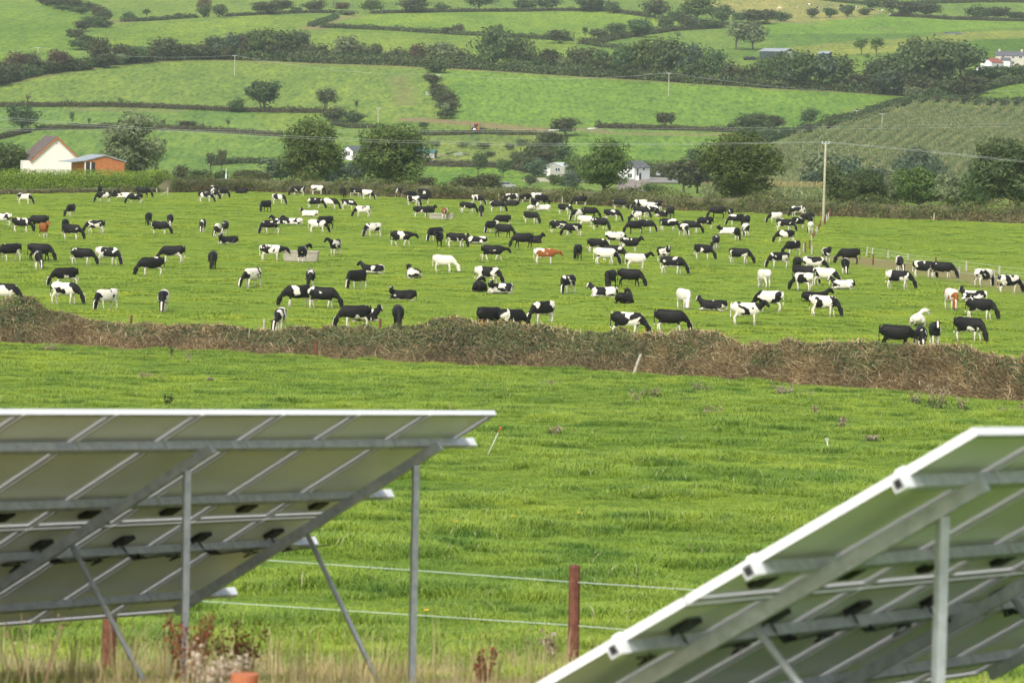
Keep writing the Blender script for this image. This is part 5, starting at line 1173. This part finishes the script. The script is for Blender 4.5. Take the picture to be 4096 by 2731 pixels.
# ------------------------------------------------------------------ buildings
def building(name, label, cat, p, rot, W, D, eave, ridge, wall, roof, over=0.3, wins=(), doors=(), chim=(), fascia=None, group=None):
    """gable W wide faces the viewer at local y=0, ridge runs back D metres; wins/doors: (face, along, z, w, h)"""
    t = empty(name, p, rot); hw = W/2
    MB().prism([(-hw, -0.5), (hw, -0.5), (hw, eave), (0, ridge - 0.12), (-hw, eave)], 0, D).build('wall', wall, t)
    sl = (ridge - eave)/hw; rf = MB(); th = 0.16
    for s_ in (-1, 1):
        xe = s_*(hw + over); ze = ridge - sl*(hw + over)
        q = [(0, ridge), (xe, ze), (xe, ze + th), (0, ridge + th)]
        rf.prism(q if s_ > 0 else q[::-1], -over, D + over)
    rfo = rf.build('roof', roof, t)
    if fascia:
        for s_ in (-1, 1):
            xe = s_*(hw + over); ze = ridge - sl*(hw + over)
            MB().bar((0, -over - 0.03, ridge - 0.10), (xe, -over - 0.03, ze - 0.10), 0.05, 0.20).build('bargeboard', fascia, t)
    for (x, y) in chim: MB().box(x - 0.4, x + 0.4, y - 0.4, y + 0.4, ridge - sl*abs(x) - 0.5, ridge + 1.0).build('chimney', MT['white_wall'] if wall is not MT['buff_wall'] else wall, rfo)
    def rect(face, a, z, w_, h_, d0, d1):
        if face == 'front': return (a - w_/2, a + w_/2, -d1, -d0, z, z + h_)
        if face == 'right': return (hw + d0, hw + d1, a - w_/2, a + w_/2, z, z + h_)
        return (-hw - d1, -hw - d0, a - w_/2, a + w_/2, z, z + h_)
    for f_, a, z, w_, h_ in wins:
        wn = MB().box(*rect(f_, a, z, w_, h_, -0.02, 0.05)).build('window', MT['white_plastic'], t)
        for k in (-1, 1): MB().box(*rect(f_, a + k*w_*0.24, z + 0.08, w_*0.40, h_ - 0.16, 0.051, 0.06)).build('pane', MT['glass'], wn)
    for f_, a, z, w_, h_, m in doors: MB().box(*rect(f_, a, z, w_, h_, -0.02, 0.06)).build('door', m, t)
    return tag(t, label, cat, group)
def zof(px, py, p): return at(px, py, p[1])[2] - p[2]
p = grounded(224, 646); s = ppm(p)
H1 = building('house', 'cream gabled house with dark tiled roof behind the laurel hedge', 'house', p, R(17), 196/s, 11, zof(329, 640, p), zof(224, 549, p), MT['cream'], MT['tiles'], 0.35, [('left', 1.6, 1.0, 1.0, 1.2), ('left', 6, 1.0, 1.6, 1.2)], (), (), MT['fascia'])
for k in range(13):   # courses of roof tiles on the slope that shows
    hw = 196/s/2; sl = (zof(224, 549, p) - zof(329, 640, p))/hw; t0 = (k + 0.5)/13; x = -(hw + 0.35)*t0
    b = MB(); z = zof(224, 549, p) - sl*abs(x) + 0.165; dx = (hw + 0.35)/13
    b._add([(x - dx/2, -0.36, z - sl*dx/2 + 0.05), (x + dx/2, -0.36, z + sl*dx/2), (x + dx/2, 11.36, z + sl*dx/2), (x - dx/2, 11.36, z - sl*dx/2 + 0.05), (x - dx/2, -0.36, z - sl*dx/2), (x - dx/2, 11.36, z - sl*dx/2)], [(0, 1, 2, 3), (4, 0, 3, 5)])
    b.build('tile_course', MT['tiles'], [c for c in H1.children if c.name.startswith('roof')][0])
MB().box(-196/s/2 - 1.4, -196/s/2, 0.6, 3.4, -0.3, zof(90, 642, p)).build('porch', MT['cream'], H1)
MB().box(-0.12, 0.12, -0.06, 0.0, zof(224, 575, p), zof(224, 575, p) + 0.14).build('light', MT['dark_metal'], H1)
p = grounded(416, 622); s = ppm(p); ev, rd, hw = zof(416, 646, p), zof(416, 624, p), 84/s
SH = building('timber_shed', 'orange timber shed with a low grey sheet roof beside the house', 'shed', p, R(24), 2*hw, 7, ev, rd, MT['orange_wood'], MT['sheet_grey'], 0.25)
z = 0.2
while z < rd - 0.1:   # horizontal boards on the gable
    half = hw - 0.02 if z + 0.17 < ev else max(0.1, hw*(rd - z - 0.17)/(rd - ev))
    x0 = -half if z > ev - 1.9 and z > ev - 0.15 else max(-half, -hw*0.45)
    MB().box(x0, half, -0.035, -0.004, z, z + 0.165).build('plank', MT['orange_wood'], SH); z += 0.18
MB().box(-hw + 0.1, -hw*0.47, -0.03, -0.004, 0, ev - 0.15).build('door', MT['dark_metal'], SH)
for x in (-hw + 0.05, -hw*0.72): MB().box(x, x + 0.18, -0.07, -0.035, 0, ev - 0.16).build('veranda_post', MT['white_plastic'], SH)
MB().prism([(-hw - 2.2, ev - 0.22), (-hw - 0.2, ev + 0.02), (-hw - 0.2, ev + 0.10), (-hw - 2.2, ev - 0.14)], -0.2, 7.2).build('awning', MT['sheet_grey'], SH)

p = hit(1390, 640, 700); s = ppm(p)
building('cottage', 'small white gabled cottage between the two dark ashes', 'house', p, R(-34), 58/s, 12, zof(1390, 606, p), zof(1388, 585, p), MT['white_wall'], MT['slate'], 0.2, [('front', 0.2, 1.2, 1.5, 1.4), ('front', 2.4, 1.2, 0.9, 1.3), ('right', 4, 1.1, 1.4, 1.2)])
p = hit(1694, 629, 700); s = ppm(p)
building('barn', 'grey block barn with a teal sheet roof past the broadest ash', 'barn', p, R(38), 52/s, 13, zof(1694, 600, p), zof(1694, 577, p), MT['block'], MT['sheet_teal'], 0.3, (), [('front', 0, 0, 3.0, 2.6, MT['sheet_dark'])])
p2 = hit(1742, 632, 700); s = ppm(p2)
building('lean_to', 'low teal-roofed grey lean-to shed at the end of the teal barn', 'shed', p2, R(80), 4.5, 62/s, zof(1720, 612, p2), zof(1720, 601, p2), MT['block'], MT['sheet_teal'], 0.2, (), [('front', 0, 0, 1.8, 2.0, MT['dark_metal'])])
p = hit(2214, 704, 700); s = ppm(p)
building('block_shed', 'grey concrete block shed with a pale sheet roof in the valley', 'shed', p, R(-20), 92/s, 9, zof(2214, 668, p), zof(2214, 653, p), MT['block'], MT['sheet_light'], 0.15, [('front', 1.2, 1.3, 1.5, 1.1), ('front', -2.6, 1.5, 0.6, 0.5)], [('front', -1.5, 0, 1.0, 2.1, MT['white_plastic'])])
p = hit(2505, 722, 700); s = ppm(p)
building('house', 'white two-storey house behind the light open ash', 'house', p, R(-32), 74/s, 8.5, zof(2505, 670, p), zof(2505, 646, p), MT['white_wall'], MT['slate'], 0.25, [('front', 1.2, 3.0, 1.6, 1.2), ('front', -1.2, 3.0, 1.4, 1.2), ('front', 1.2, 0.7, 1.4, 1.3), ('right', 1.6, 0.6, 1.0, 3.2), ('right', 5, 2.8, 1.2, 1.2)], [('right', 3.2, 0, 1.0, 2.1, MT['dark_metal'])])
p = grounded(2594, 905, 760); s = ppm(p)
building('bungalow', 'bungalow with a weathered brown tiled roof just over the back hedge', 'house', p, R(88), 9.0, 122/s, zof(2540, 762, p), zof(2540, 720, p), MT['white_wall'], MT['brown_tiles'], 0.3, (), (), [(0, 2.7)])
p = hit(3158, 240, 700); s = ppm(p)
building('dark_barn', 'dark green sheet barn with a pale roof in the tree belt', 'barn', p, R(62), 11, 108/s, zof(3158, 208, p), zof(3158, 196, p), MT['sheet_dark'], MT['sheet_grey'], 0.3, (), [('front', 0, 0, 8, 3.6, MT['buff_wall'])])
p = hit(3320, 236, 700); building('low_barn', 'low pale roof showing above the dark tree belt', 'barn', p, R(75), 8, 40/ppm(p), zof(3300, 216, p), zof(3300, 207, p), MT['sheet_dark'], MT['sheet_grey'], 0.3)
p = hit(3944, 280, 700); s = ppm(p)
building('farm_barn', 'white barn with a red sheet roof in the far farmyard', 'barn', p, R(-38), 52/s, 9, zof(3944, 250, p), zof(3944, 233, p), MT['white_wall'], MT['sheet_red'], 0.15, [('front', -0.6, 3.0, 0.8, 0.8)], [('right', 4.5, 0, 1.2, 2.2, MT['dark_metal'])])
p = hit(4100, 268, 700); s = ppm(p)
FH = building('farmhouse', 'pale two-storey farmhouse with slate roof in the far farmyard', 'house', p, R(84), 8, 118/s, zof(4040, 224, p), zof(4040, 207, p), MT['buff_wall'], MT['slate'], 0.25, [('left', 2, 3.2, 1.2, 1.3), ('left', 5, 3.2, 1.2, 1.3), ('left', 5, 0.8, 1.2, 1.3), ('left', 9, 3.2, 1.2, 1.3)], [('left', 7.2, 0, 1.1, 2.1, MT['white_plastic'])], [(0, 1.5), (0, 10.5)])
MB().prism([(-7.4, 2.2), (-4.0, 3.4), (-4.0, 3.55), (-7.4, 2.35)], 6, 10).build('porch_roof', MT['slate'], FH); MB().box(-7.2, -4.0, 6.2, 9.8, -0.5, 2.25).build('porch', MT['white_wall'], FH)
p = hit(3905, 246, 700); building('brick_outhouse', 'narrow reddish brick gable beside the white barn', 'outhouse', p, R(-8), 22/ppm(p), 6, zof(3905, 216, p), zof(3905, 206, p), MT['brick'], MT['slate'], 0.15, [('front', 0.1, 1.2, 0.9, 0.9)])
p = hit(3960, 284, 700); o = MB().box(-5.5, 5.5, -0.15, 0.15, -0.3, 1.5).build('yard_wall', MT['white_wall'], None); o.location = p; o.rotation_euler[2] = R(-6); tag(o, 'low white yard wall before the red-roofed barn', 'wall')
p = hit(2235, 728, 700); o = MB().box(-9.5, 9.5, -0.2, 0.2, -0.5, 1.0).build('garden_wall', MT['concrete'], None); o.location = p; tag(o, 'long low concrete wall below the block shed', 'wall')
# yard and lane by the white house
def sheet(name, px, m, label, lift=0.12):
    P = walk(px, 640); me = bpy.data.meshes.new(name); me.from_pydata([(x, y, z + lift) for x, y, z in P], [], [tuple(range(len(P)))]); me.update()
    o = obj(name, me, None, m); tag(o, label, 'road', kind='structure')
sheet('yard_road', [(2545, 735), (2720, 735), (2720, 717), (2660, 714), (2600, 712), (2550, 722)], MT['tarmac'], 'grey tarmac yard beside the white house', 0.25)
sheet('farm_lane', [(1690, 636), (1760, 648), (1760, 653), (1700, 645)], MT['tarmac'], 'pale lane before the teal barn', 0.25)

# ------------------------------------------------------------------ vehicles
def car(name, label, p, rot, paint_):
    t = empty(name, p, rot)
    prof_ = [(-2.1, .35), (-2.15, .75), (-2.0, .92), (-1.45, .98), (-0.75, 1.42), (0.45, 1.45), (1.15, 1.0), (1.95, .86), (2.15, .62), (2.12, .35)]
    MB().prism(prof_, -0.85, 0.85).build('body', paint_, t)
    b = MB()
    b._add([(-1.50, -.72, 1.02), (-1.50, .72, 1.02), (-0.86, .66, 1.38), (-0.86, -.66, 1.38)], [(0, 1, 2, 3)]); o = b.build('rear_window', MT['glass'], t); o.location = (-0.035, 0, 0.02)
    b = MB(); b._add([(1.12, -.72, 1.02), (1.12, .72, 1.02), (0.52, .66, 1.40), (0.52, -.66, 1.40)], [(3, 2, 1, 0)]); o = b.build('windscreen', MT['glass'], t); o.location = (0.035, 0, 0.02)
    for s_ in (-1, 1):
        MB().prism([(-1.2, 1.0), (-0.72, 1.33), (0.40, 1.36), (0.98, 1.0)], s_*0.852, s_*0.86).build('side_window', MT['glass'], t)
        for x in (-1.3, 1.3):
            w_ = MB().tube([(x, s_*0.70, .32), (x, s_*0.88, .32)], 0.32, 14).build('wheel', MT['tyre'], t); MB().tube([(x, s_*0.881, .32), (x, s_*0.89, .32)], 0.19, 10).build('rim', MT['silver'], w_)
        MB().box(-2.17, -2.12, s_*0.62 - 0.16, s_*0.62 + 0.16, .66, .80).build('tail_light', MT['sheet_red'], t)
        MB().box(2.11, 2.16, s_*0.6 - 0.18, s_*0.6 + 0.18, .62, .74).build('headlight', MT['white_plastic'], t)
    MB().box(-2.2, -2.16, -0.26, 0.26, .52, .64).build('number_plate', MT['paper'], t)
    tag(t, label, 'car', 'cars by the valley houses')
p = hit(2640, 711, 700); car('silver_car', 'silver car parked in the yard before the conifer hedge', p + np.array([0, 0, 0.26]), R(80), MT['silver'])
p = grounded(2024, 790, 745); p[2] = at(2024, 748, 790)[2] - 0.4; p[2] = max(p[2], float(height(p[0], p[1]))); car('silver_car', 'grey car half hidden by the back hedge below the teal barn', p, R(8), MT['silver'])
p = hit(1912, 531, 640); t = empty('tractor', p, R(-4)); t.scale = (1.12,)*3
MB().prism([(0.3, .75), (2.25, .75), (2.3, 1.25), (2.1, 1.42), (0.3, 1.55)], -0.36, 0.36).build('bonnet', MT['dark_metal'], t)
MB().prism([(-1.2, .6), (0.4, .6), (0.4, 1.45), (-0.2, 1.3), (-0.3, 1.55), (-1.7, 1.60), (-1.8, 1.3), (-1.2, 1.25)], -0.62, 0.62).build('chassis', MT['tractor'], t)
cb = MB().box(-1.15, 0.15, -0.62, 0.62, 1.62, 2.55).build('cab', MT['glass'], t); MB().box(-1.3, 0.3, -0.7, 0.7, 2.552, 2.72).build('cab_roof', MT['tractor'], cb)
for x in (-1.15, 0.1):
    for s_ in (-1, 1): MB().box(x - 0.05, x + 0.05, s_*0.60 - 0.05, s_*0.60 + 0.05, 1.61, 2.551).build('cab_pillar', MT['tractor'], cb)
for x, r_, wd in ((-0.95, .85, .46), (1.75, .62, .38)):
    for s_ in (-1, 1):
        w_ = MB().tube([(x, s_*(0.98 - wd), r_), (x, s_*0.98, r_)], r_, 18).build('wheel', MT['tyre'], t); MB().tube([(x, s_*0.981, r_), (x, s_*1.0, r_)], r_*0.55, 12).build('rim', MT['white_plastic'], w_)
MB().box(-2.6, -1.85, -1.0, 1.0, .5, .85).build('implement', MT['tractor'], t); MB().box(-2.3, -2.2, -0.05, 0.05, .85, 2.6).build('mast', MT['dark_metal'], t)
MB().tube([(0.55, 0.42, 1.4), (0.55, 0.42, 2.6)], 0.05, 6).build('exhaust', MT['dark_metal'], t)
tag(t, 'orange tractor with a dark bonnet working below the bright field', 'tractor')

# ------------------------------------------------------------------ troughs, gates, bales and other farm things
def trough(px, py, wpx, hpx, rot, label):
    p = hit(px, py); s = ppm(p); L, H = wpx/s, hpx/s*0.92; t = empty('water_trough', p, rot); b = MB()
    o_, i_ = [(-L/2*0.93, -0.5), (L/2*0.93, -0.5), (L/2*0.93, 0.5), (-L/2*0.93, 0.5)], None
    top = [(-L/2, -0.62), (L/2, -0.62), (L/2, 0.62), (-L/2, 0.62)]; tin = [(x*0.93, y*0.82) for x, y in top]; bin_ = [(x*0.88, y*0.74) for x, y in top]
    V = [(x, y, 0.06) for x, y in o_] + [(x, y, H) for x, y in top] + [(x, y, H) for x, y in tin] + [(x, y, 0.22) for x, y in bin_]
    Fq = [(3, 2, 1, 0)] + [(i, (i+1) % 4, (i+1) % 4 + 4, i + 4) for i in range(4)] + [(i+4, (i+1) % 4 + 4, (i+1) % 4 + 8, i + 8) for i in range(4)] + [(i+8, (i+1) % 4 + 8, (i+1) % 4 + 12, i + 12) for i in range(4)] + [(12, 13, 14, 15)]
    b._add(V, Fq); b.build('basin', MT['concrete'], t)
    r = MB()
    for (x0, x1, y0, y1) in ((-L/2 - .03, L/2 + .03, -.66, -.60), (-L/2 - .03, L/2 + .03, .60, .66), (-L/2 - .03, -L/2 + .04, -.599, .599), (L/2 - .04, L/2 + .03, -.599, .599)): r.box(x0, x1, y0, y1, H - 0.08, H + 0.03)
    r.build('rim', MT['concrete'], t)
    MB().box(-L/2*0.86, L/2*0.86, -.5, .5, H*0.72, H*0.74).build('water', MT['glass'], t)
    for x in (-L*0.3, L*0.3): MB().box(x - .12, x + .12, -.45, .45, -0.1, 0.058).build('support_block', MT['concrete'], t)
    tag(t, label, 'trough', 'water troughs')
trough(1203, 1047, 142, 46, R(-4), 'large pale concrete water trough with a pied cow drinking')
trough(1765, 878, 98, 25, R(-3), 'smaller concrete water trough below the teal barn')
for x0, x1, y0, y1, lb in ((1782, 1814, 258, 270, 'white metal gate in the belt at the spur hedge'), (1704, 1728, 368, 382, 'white metal gate halfway down the spur hedge')):
    p = hit((x0 + x1)/2, y1, 640); s = ppm(p); L, H = (x1 - x0)/s, 1.25; t = empty('field_gate', p, R(-5))
    for k in range(5): MB().bar((-L/2, 0, .15 + k*.26), (L/2, 0, .15 + k*.26), .07, .07).build('gate_bar', MT['white_plastic'], t)
    for x in (-L/2, 0, L/2): MB().bar((x, -0.06, .05), (x, -0.06, H + .1), .08, .08).build('gate_upright', MT['white_plastic'], t)
    tag(t, lb, 'gate', 'field gates')
for i, px in enumerate((2980, 2990, 3000, 3010, 3018)):
    p = hit(px, 241 - (i % 2)*1.5, 700); b = MB(); b.tube([(-0.65, 0, .65), (-0.62, 0, .65), (0.62, 0, .65), (0.65, 0, .65)], [.55, .66, .66, .55], 16); o = b.build('silage_bale', MT['black_plastic'], None, True); o.location = p; o.rotation_euler[2] = 0.3*i
    tag(o, f'black wrapped silage bale, {ordw(i)} of the row by the dark barn', 'bale', 'silage bales by the dark barn')
for i, (px, py, L_, m) in enumerate(((3800, 134, 5.5, 'blue_plastic'), (3822, 135, 5.0, 'sheet_teal'), (3836, 137, 4.0, 'blue_plastic'))):
    p = hit(px, py, 700); t = empty('feed_trough', p, R(-8)); MB().prism([(-L_/2, .35), (-L_/2*.9, .05), (L_/2*.9, .05), (L_/2, .35)], -0.4, 0.4).build('basin', MT[m], t); MB().box(-L_/2*.8, L_/2*.8, -.3, .3, -0.1, .045).build('skid', MT['dark_metal'], t)
    tag(t, ('long blue feed trough on the far field', 'teal feed trough between two blue troughs on the far field', 'short blue feed trough on the far field')[i], 'trough', 'feed troughs on the far field')
for i, (px, py, ww, hh) in enumerate(((3575, 65, 6, 1.6), (3598, 64, 5.5, 1.5), (3618, 62, 5, 2.2), (3634, 63, 4.5, 1.8))):
    p = hit(px, py, 700); t = empty('timber_pile', p, R(6*i - 8))
    for k in range(4): MB().box(-ww/2 + .2*k, ww/2 - .1*k, -1.0, 1.0, k*hh/4 + .02, (k + .8)*hh/4).build('pallet', MT['grey_timber'], t)
    tag(t, f'pile of pale pallets, {ordw(i)} from the tall ash, under the far herd', 'pallet pile', 'pallet piles on the far hill')
for i, (px, py, ww, hh, m) in enumerate(((1770, 627, 3.4, 1.1, 'grey_timber'), (1800, 623, 4.2, 1.5, 'dark_metal'), (1832, 625, 4.0, 1.1, 'sheet_light'), (1862, 622, 3.0, .8, 'grey_timber'))):
    p = hit(px, py, 700); t = empty('scrap_heap', p, 0.3*i)
    for k in range(7): MB().bar((rng.uniform(-ww/2, 0), rng.uniform(-.7, .7), .1 + .12*k), (rng.uniform(0, ww/2), rng.uniform(-.7, .7), rng.uniform(.1, hh)), .3, .12).build('plank', MT[m], t)
    tag(t, ('heap of grey boards beside the lean-to', 'dark heap of scrap iron in the yard by the teal barn', 'pale sheets stacked in the yard by the teal barn', 'last small heap of boards in the teal barn yard')[i], 'scrap heap', 'scrap in the teal barn yard')
p = grounded(904, 640, 715); z1 = at(904, 676, 640)[2] - p[2]; t = empty('marker_post', p); MB().tube([(0, 0, -0.2), (0, 0, z1)], 0.06, 8).build('pole', MT['white_plastic'], t); MB().box(-0.14, 0.14, -0.08, -0.062, z1*0.45, z1*0.75).build('plate', MT['sheet_light'], t); tag(t, 'white marker post with a plate rising behind the back hedge', 'marker post')
# markers pushed into the meadow
a_, b_ = hit(1947, 1818), None; d_ = at(2004, 1708, a_[1] + 0.2) - a_; t = empty('marker_rod', a_); MB().tube([(0, 0, -.05), tuple(d_*0.8)], 0.008, 6).build('rod', MT['white_plastic'], t, True); MB().tube([tuple(d_*0.8), tuple(d_*0.95), tuple(d_*0.97), tuple(d_)], [.010, .012, .022, .016], 8).build('tip', MT['orange_plastic'], t, True); tag(t, 'leaning white rod with an orange tip in the meadow', 'marker rod')
a_ = hit(3318, 1806); d_ = at(3306, 1758, a_[1]) - a_; t = empty('pigtail_post', a_); MB().tube([(0, 0, -.05), tuple(d_*.9)], 0.012, 8).build('shaft', MT['white_plastic'], t, True)
MB().tube([tuple(d_*.9 + np.array([math.cos(q)*.035, 0, .035 + math.sin(q)*.035])) for q in np.linspace(-1.57, 4.2, 12)], 0.010, 6).build('pigtail', MT['white_plastic'], t, True); tag(t, 'short white pigtail fence post standing in the meadow', 'fence post')

# ------------------------------------------------------------------ weeds
def weed(name, px, py, hpx, wpx, mat_, label, cat, n=60, size=0.05, Y=None, stems=7, zlo=0.3, leafm=None):
    p = hit(px, py) if Y is None else grounded(px, Y, py); s = ppm(p); h, wd = hpx/s, wpx/s
    t = empty(name, p); b = MB(); tips = []
    for k in range(stems):
        e = np.array([rng.uniform(-.5, .5)*wd, rng.uniform(-.4, .4)*wd, h*rng.uniform(.65, 1)]); b.tube([(e[0]*.15, e[1]*.15, -.05), tuple(e*np.array([.55, .55, .55])), tuple(e)], [.012*max(h, .3), .009*max(h, .3), .004*max(h, .3)], 5); tips.append(e)
    b.build('stem', MT['hedge_brown'], t)
    k = rng.integers(0, stems, n); f_ = zlo + (1 - zlo)*rng.random(n)**.7; T_ = np.array(tips)[k]
    C = T_*f_[:, None] + rng.normal(size=(n, 3))*wd*.07
    V, Q = quads(C, rng.normal(size=(n, 3)) + np.array([0, -.4, .4]), size*(.6 + .9*rng.random(n)), 1.2); me = np_mesh('leaves' if mat_ == 'weed' else 'foliage', V, Q); me.materials.append(MT[mat_]); obj('foliage', me, t)
    if leafm:
        n2 = n//2; C = np.c_[rng.normal(size=n2)*wd*.3, rng.normal(size=n2)*wd*.3, h*.35*rng.random(n2)]; V, Q = quads(C, rng.normal(size=(n2, 3)) + np.array([0, 0, .6]), size*2.0*(.6 + .8*rng.random(n2)), 2.0); me = np_mesh('leaves', V, Q); me.materials.append(MT[leafm]); obj('leaves', me, t)
    tag(t, label, cat, 'weeds'); return t
for i, (px, py, hp, wp, lb) in enumerate(((580, 1525, 40, 70, 'seeding thistle in the meadow nearest the straw bank'), (640, 1525, 25, 60, 'low seeding thistle beside its taller neighbour'), (842, 1530, 22, 30, 'small brown thistle in the open meadow'), (755, 1452, 40, 40, 'grey thistle below the pale hedge post'), (195, 1405, 25, 110, 'spread of dead stalks below the hedge mound'),
 (2190, 1542, 22, 70, 'dead thistle below the middle of the hedge'), (2545, 1615, 55, 60, 'tall thistle in the meadow below the leaning post'), (2610, 1590, 45, 60, 'thistle just past the tall one below the leaning post'), (2220, 1745, 40, 70, 'pale thistle patch in mid meadow'),
 (2805, 1568, 40, 80, 'feathery thistle nearest the thin pale post'), (2850, 1670, 45, 90, 'brown thistle below the feathery one'), (3130, 1585, 50, 100, 'greyish thistle beyond the thin pale post'), (3230, 1600, 35, 90, 'dense brown thistle clump in the meadow'), (3260, 1660, 40, 30, 'single dark thistle stem'), (3360, 1725, 60, 50, 'upright brown thistle above the white pigtail post'), (3490, 1765, 25, 60, 'low brown thistle nearest the white array frame'),
 (3740, 1640, 120, 130, 'largest brown thistle patch beside the pale hedge post'), (3660, 1620, 70, 60, 'thistles on the near side of the largest patch'), (3850, 1645, 60, 60, 'thistles past the largest patch'), (4010, 1665, 40, 60, 'brown thistle at the far hedge end'), (4080, 1660, 50, 60, 'last brown thistle beside the far hedge end'))):
    weed('thistle', px, py, hp, wp, 'thistle', lb, 'thistle', 110 if wp < 100 else 320, 0.05, leafm='weed')
weed('weed', 672, 1625, 45, 40, 'weed', 'green nettle-like weed above the farther array', 'weed', 120, 0.07)
weed('weed', 690, 1435, 60, 30, 'weed', 'dark green weed at the foot of the hedge bank', 'weed', 90, 0.07)
weed('dock_plant', 755, 2640, 400, 200, 'dock', 'rust-red dock in seed at the array post', 'dock', 900, 0.020, 25.0, 10, .4)
weed('dock_plant', 1940, 2731, 230, 110, 'dock', 'rust-red dock below the rusty brown post', 'dock', 420, 0.026, 28.5, 5, .45)
weed('dock_plant', 960, 2731, 340, 240, 'dock', 'thin dark docks between the two array posts', 'dock', 420, 0.022, 27.5, 9, .4)
weed('thistle', 880, 2731, 290, 250, 'down', 'white fluffy seeding thistle at the foot of the array post', 'thistle', 700, 0.020, 23.0, 12, .6)
weed('thistle', 2205, 2400, 150, 110, 'thistle', 'dry thistle heads beside the rusty brown post', 'thistle', 70, 0.045, 37.0, 5, .45)
weed('dead_weed', 135, 2731, 420, 260, 'hedge_brown', 'bare branching dead stalk before the farther array', 'weed', 22, 0.03, 24.0, 4, .5)
for i, (px, py) in enumerate(((2312, 2105), (2048, 2120), (1822, 2142), (560, 2500), (1700, 2520))):
    p = hit(px, py); t = empty('yellow_flower', p); MB().tube([(0, 0, -.02), (.01, 0, .22)], .004, 5).build('stem', MT['weed'], t)
    b = MB(); [b.bar((.01, 0, .22), (.01 + .03*math.cos(q), .03*math.sin(q), .23), .02, .006) for q in np.linspace(0, 5.6, 8)]; b.build('bloom', MT['petal'], t)
    tag(t, ('yellow flower in the meadow above the rusty post', 'yellow flower past the array post', 'yellow flower beside the array post', 'yellow flower in the straw under the array', 'yellow flower near the brace foot')[i], 'flower', 'yellow meadow flowers')
p = at(978, 2694, 22.0); o = MB().tube([(0, 0, -0.45), (0, 0, -0.06), (0, 0, -.055), (0, 0, 0)], [.06, .07, .080, .082], 18).build('clay_pipe', MT['terracotta'], None, False); o.location = p; o.location[2] = p[2]; tag(o, 'top of a terracotta pipe before the fluffy thistle', 'pipe')

# ------------------------------------------------------------------ haze over the valley
me = MB().box(-760, 760, -90, 3090, -12, 190).mesh('haze')
m = bpy.data.materials.new('haze'); m.use_nodes = True; N = m.node_tree.nodes; N.remove(N['Principled BSDF'])
pv = N.new('ShaderNodeVolumePrincipled'); pv.inputs['Color'].default_value = (0.80, 0.88, 0.96, 1); pv.inputs['Density'].default_value = 0.00008; pv.inputs['Anisotropy'].default_value = 0.25
m.node_tree.links.new(pv.outputs[0], N['Material Output'].inputs['Volume'])
me.materials.append(m); tag(obj('haze', me), 'thin pale haze over the valley', 'haze', kind='stuff')
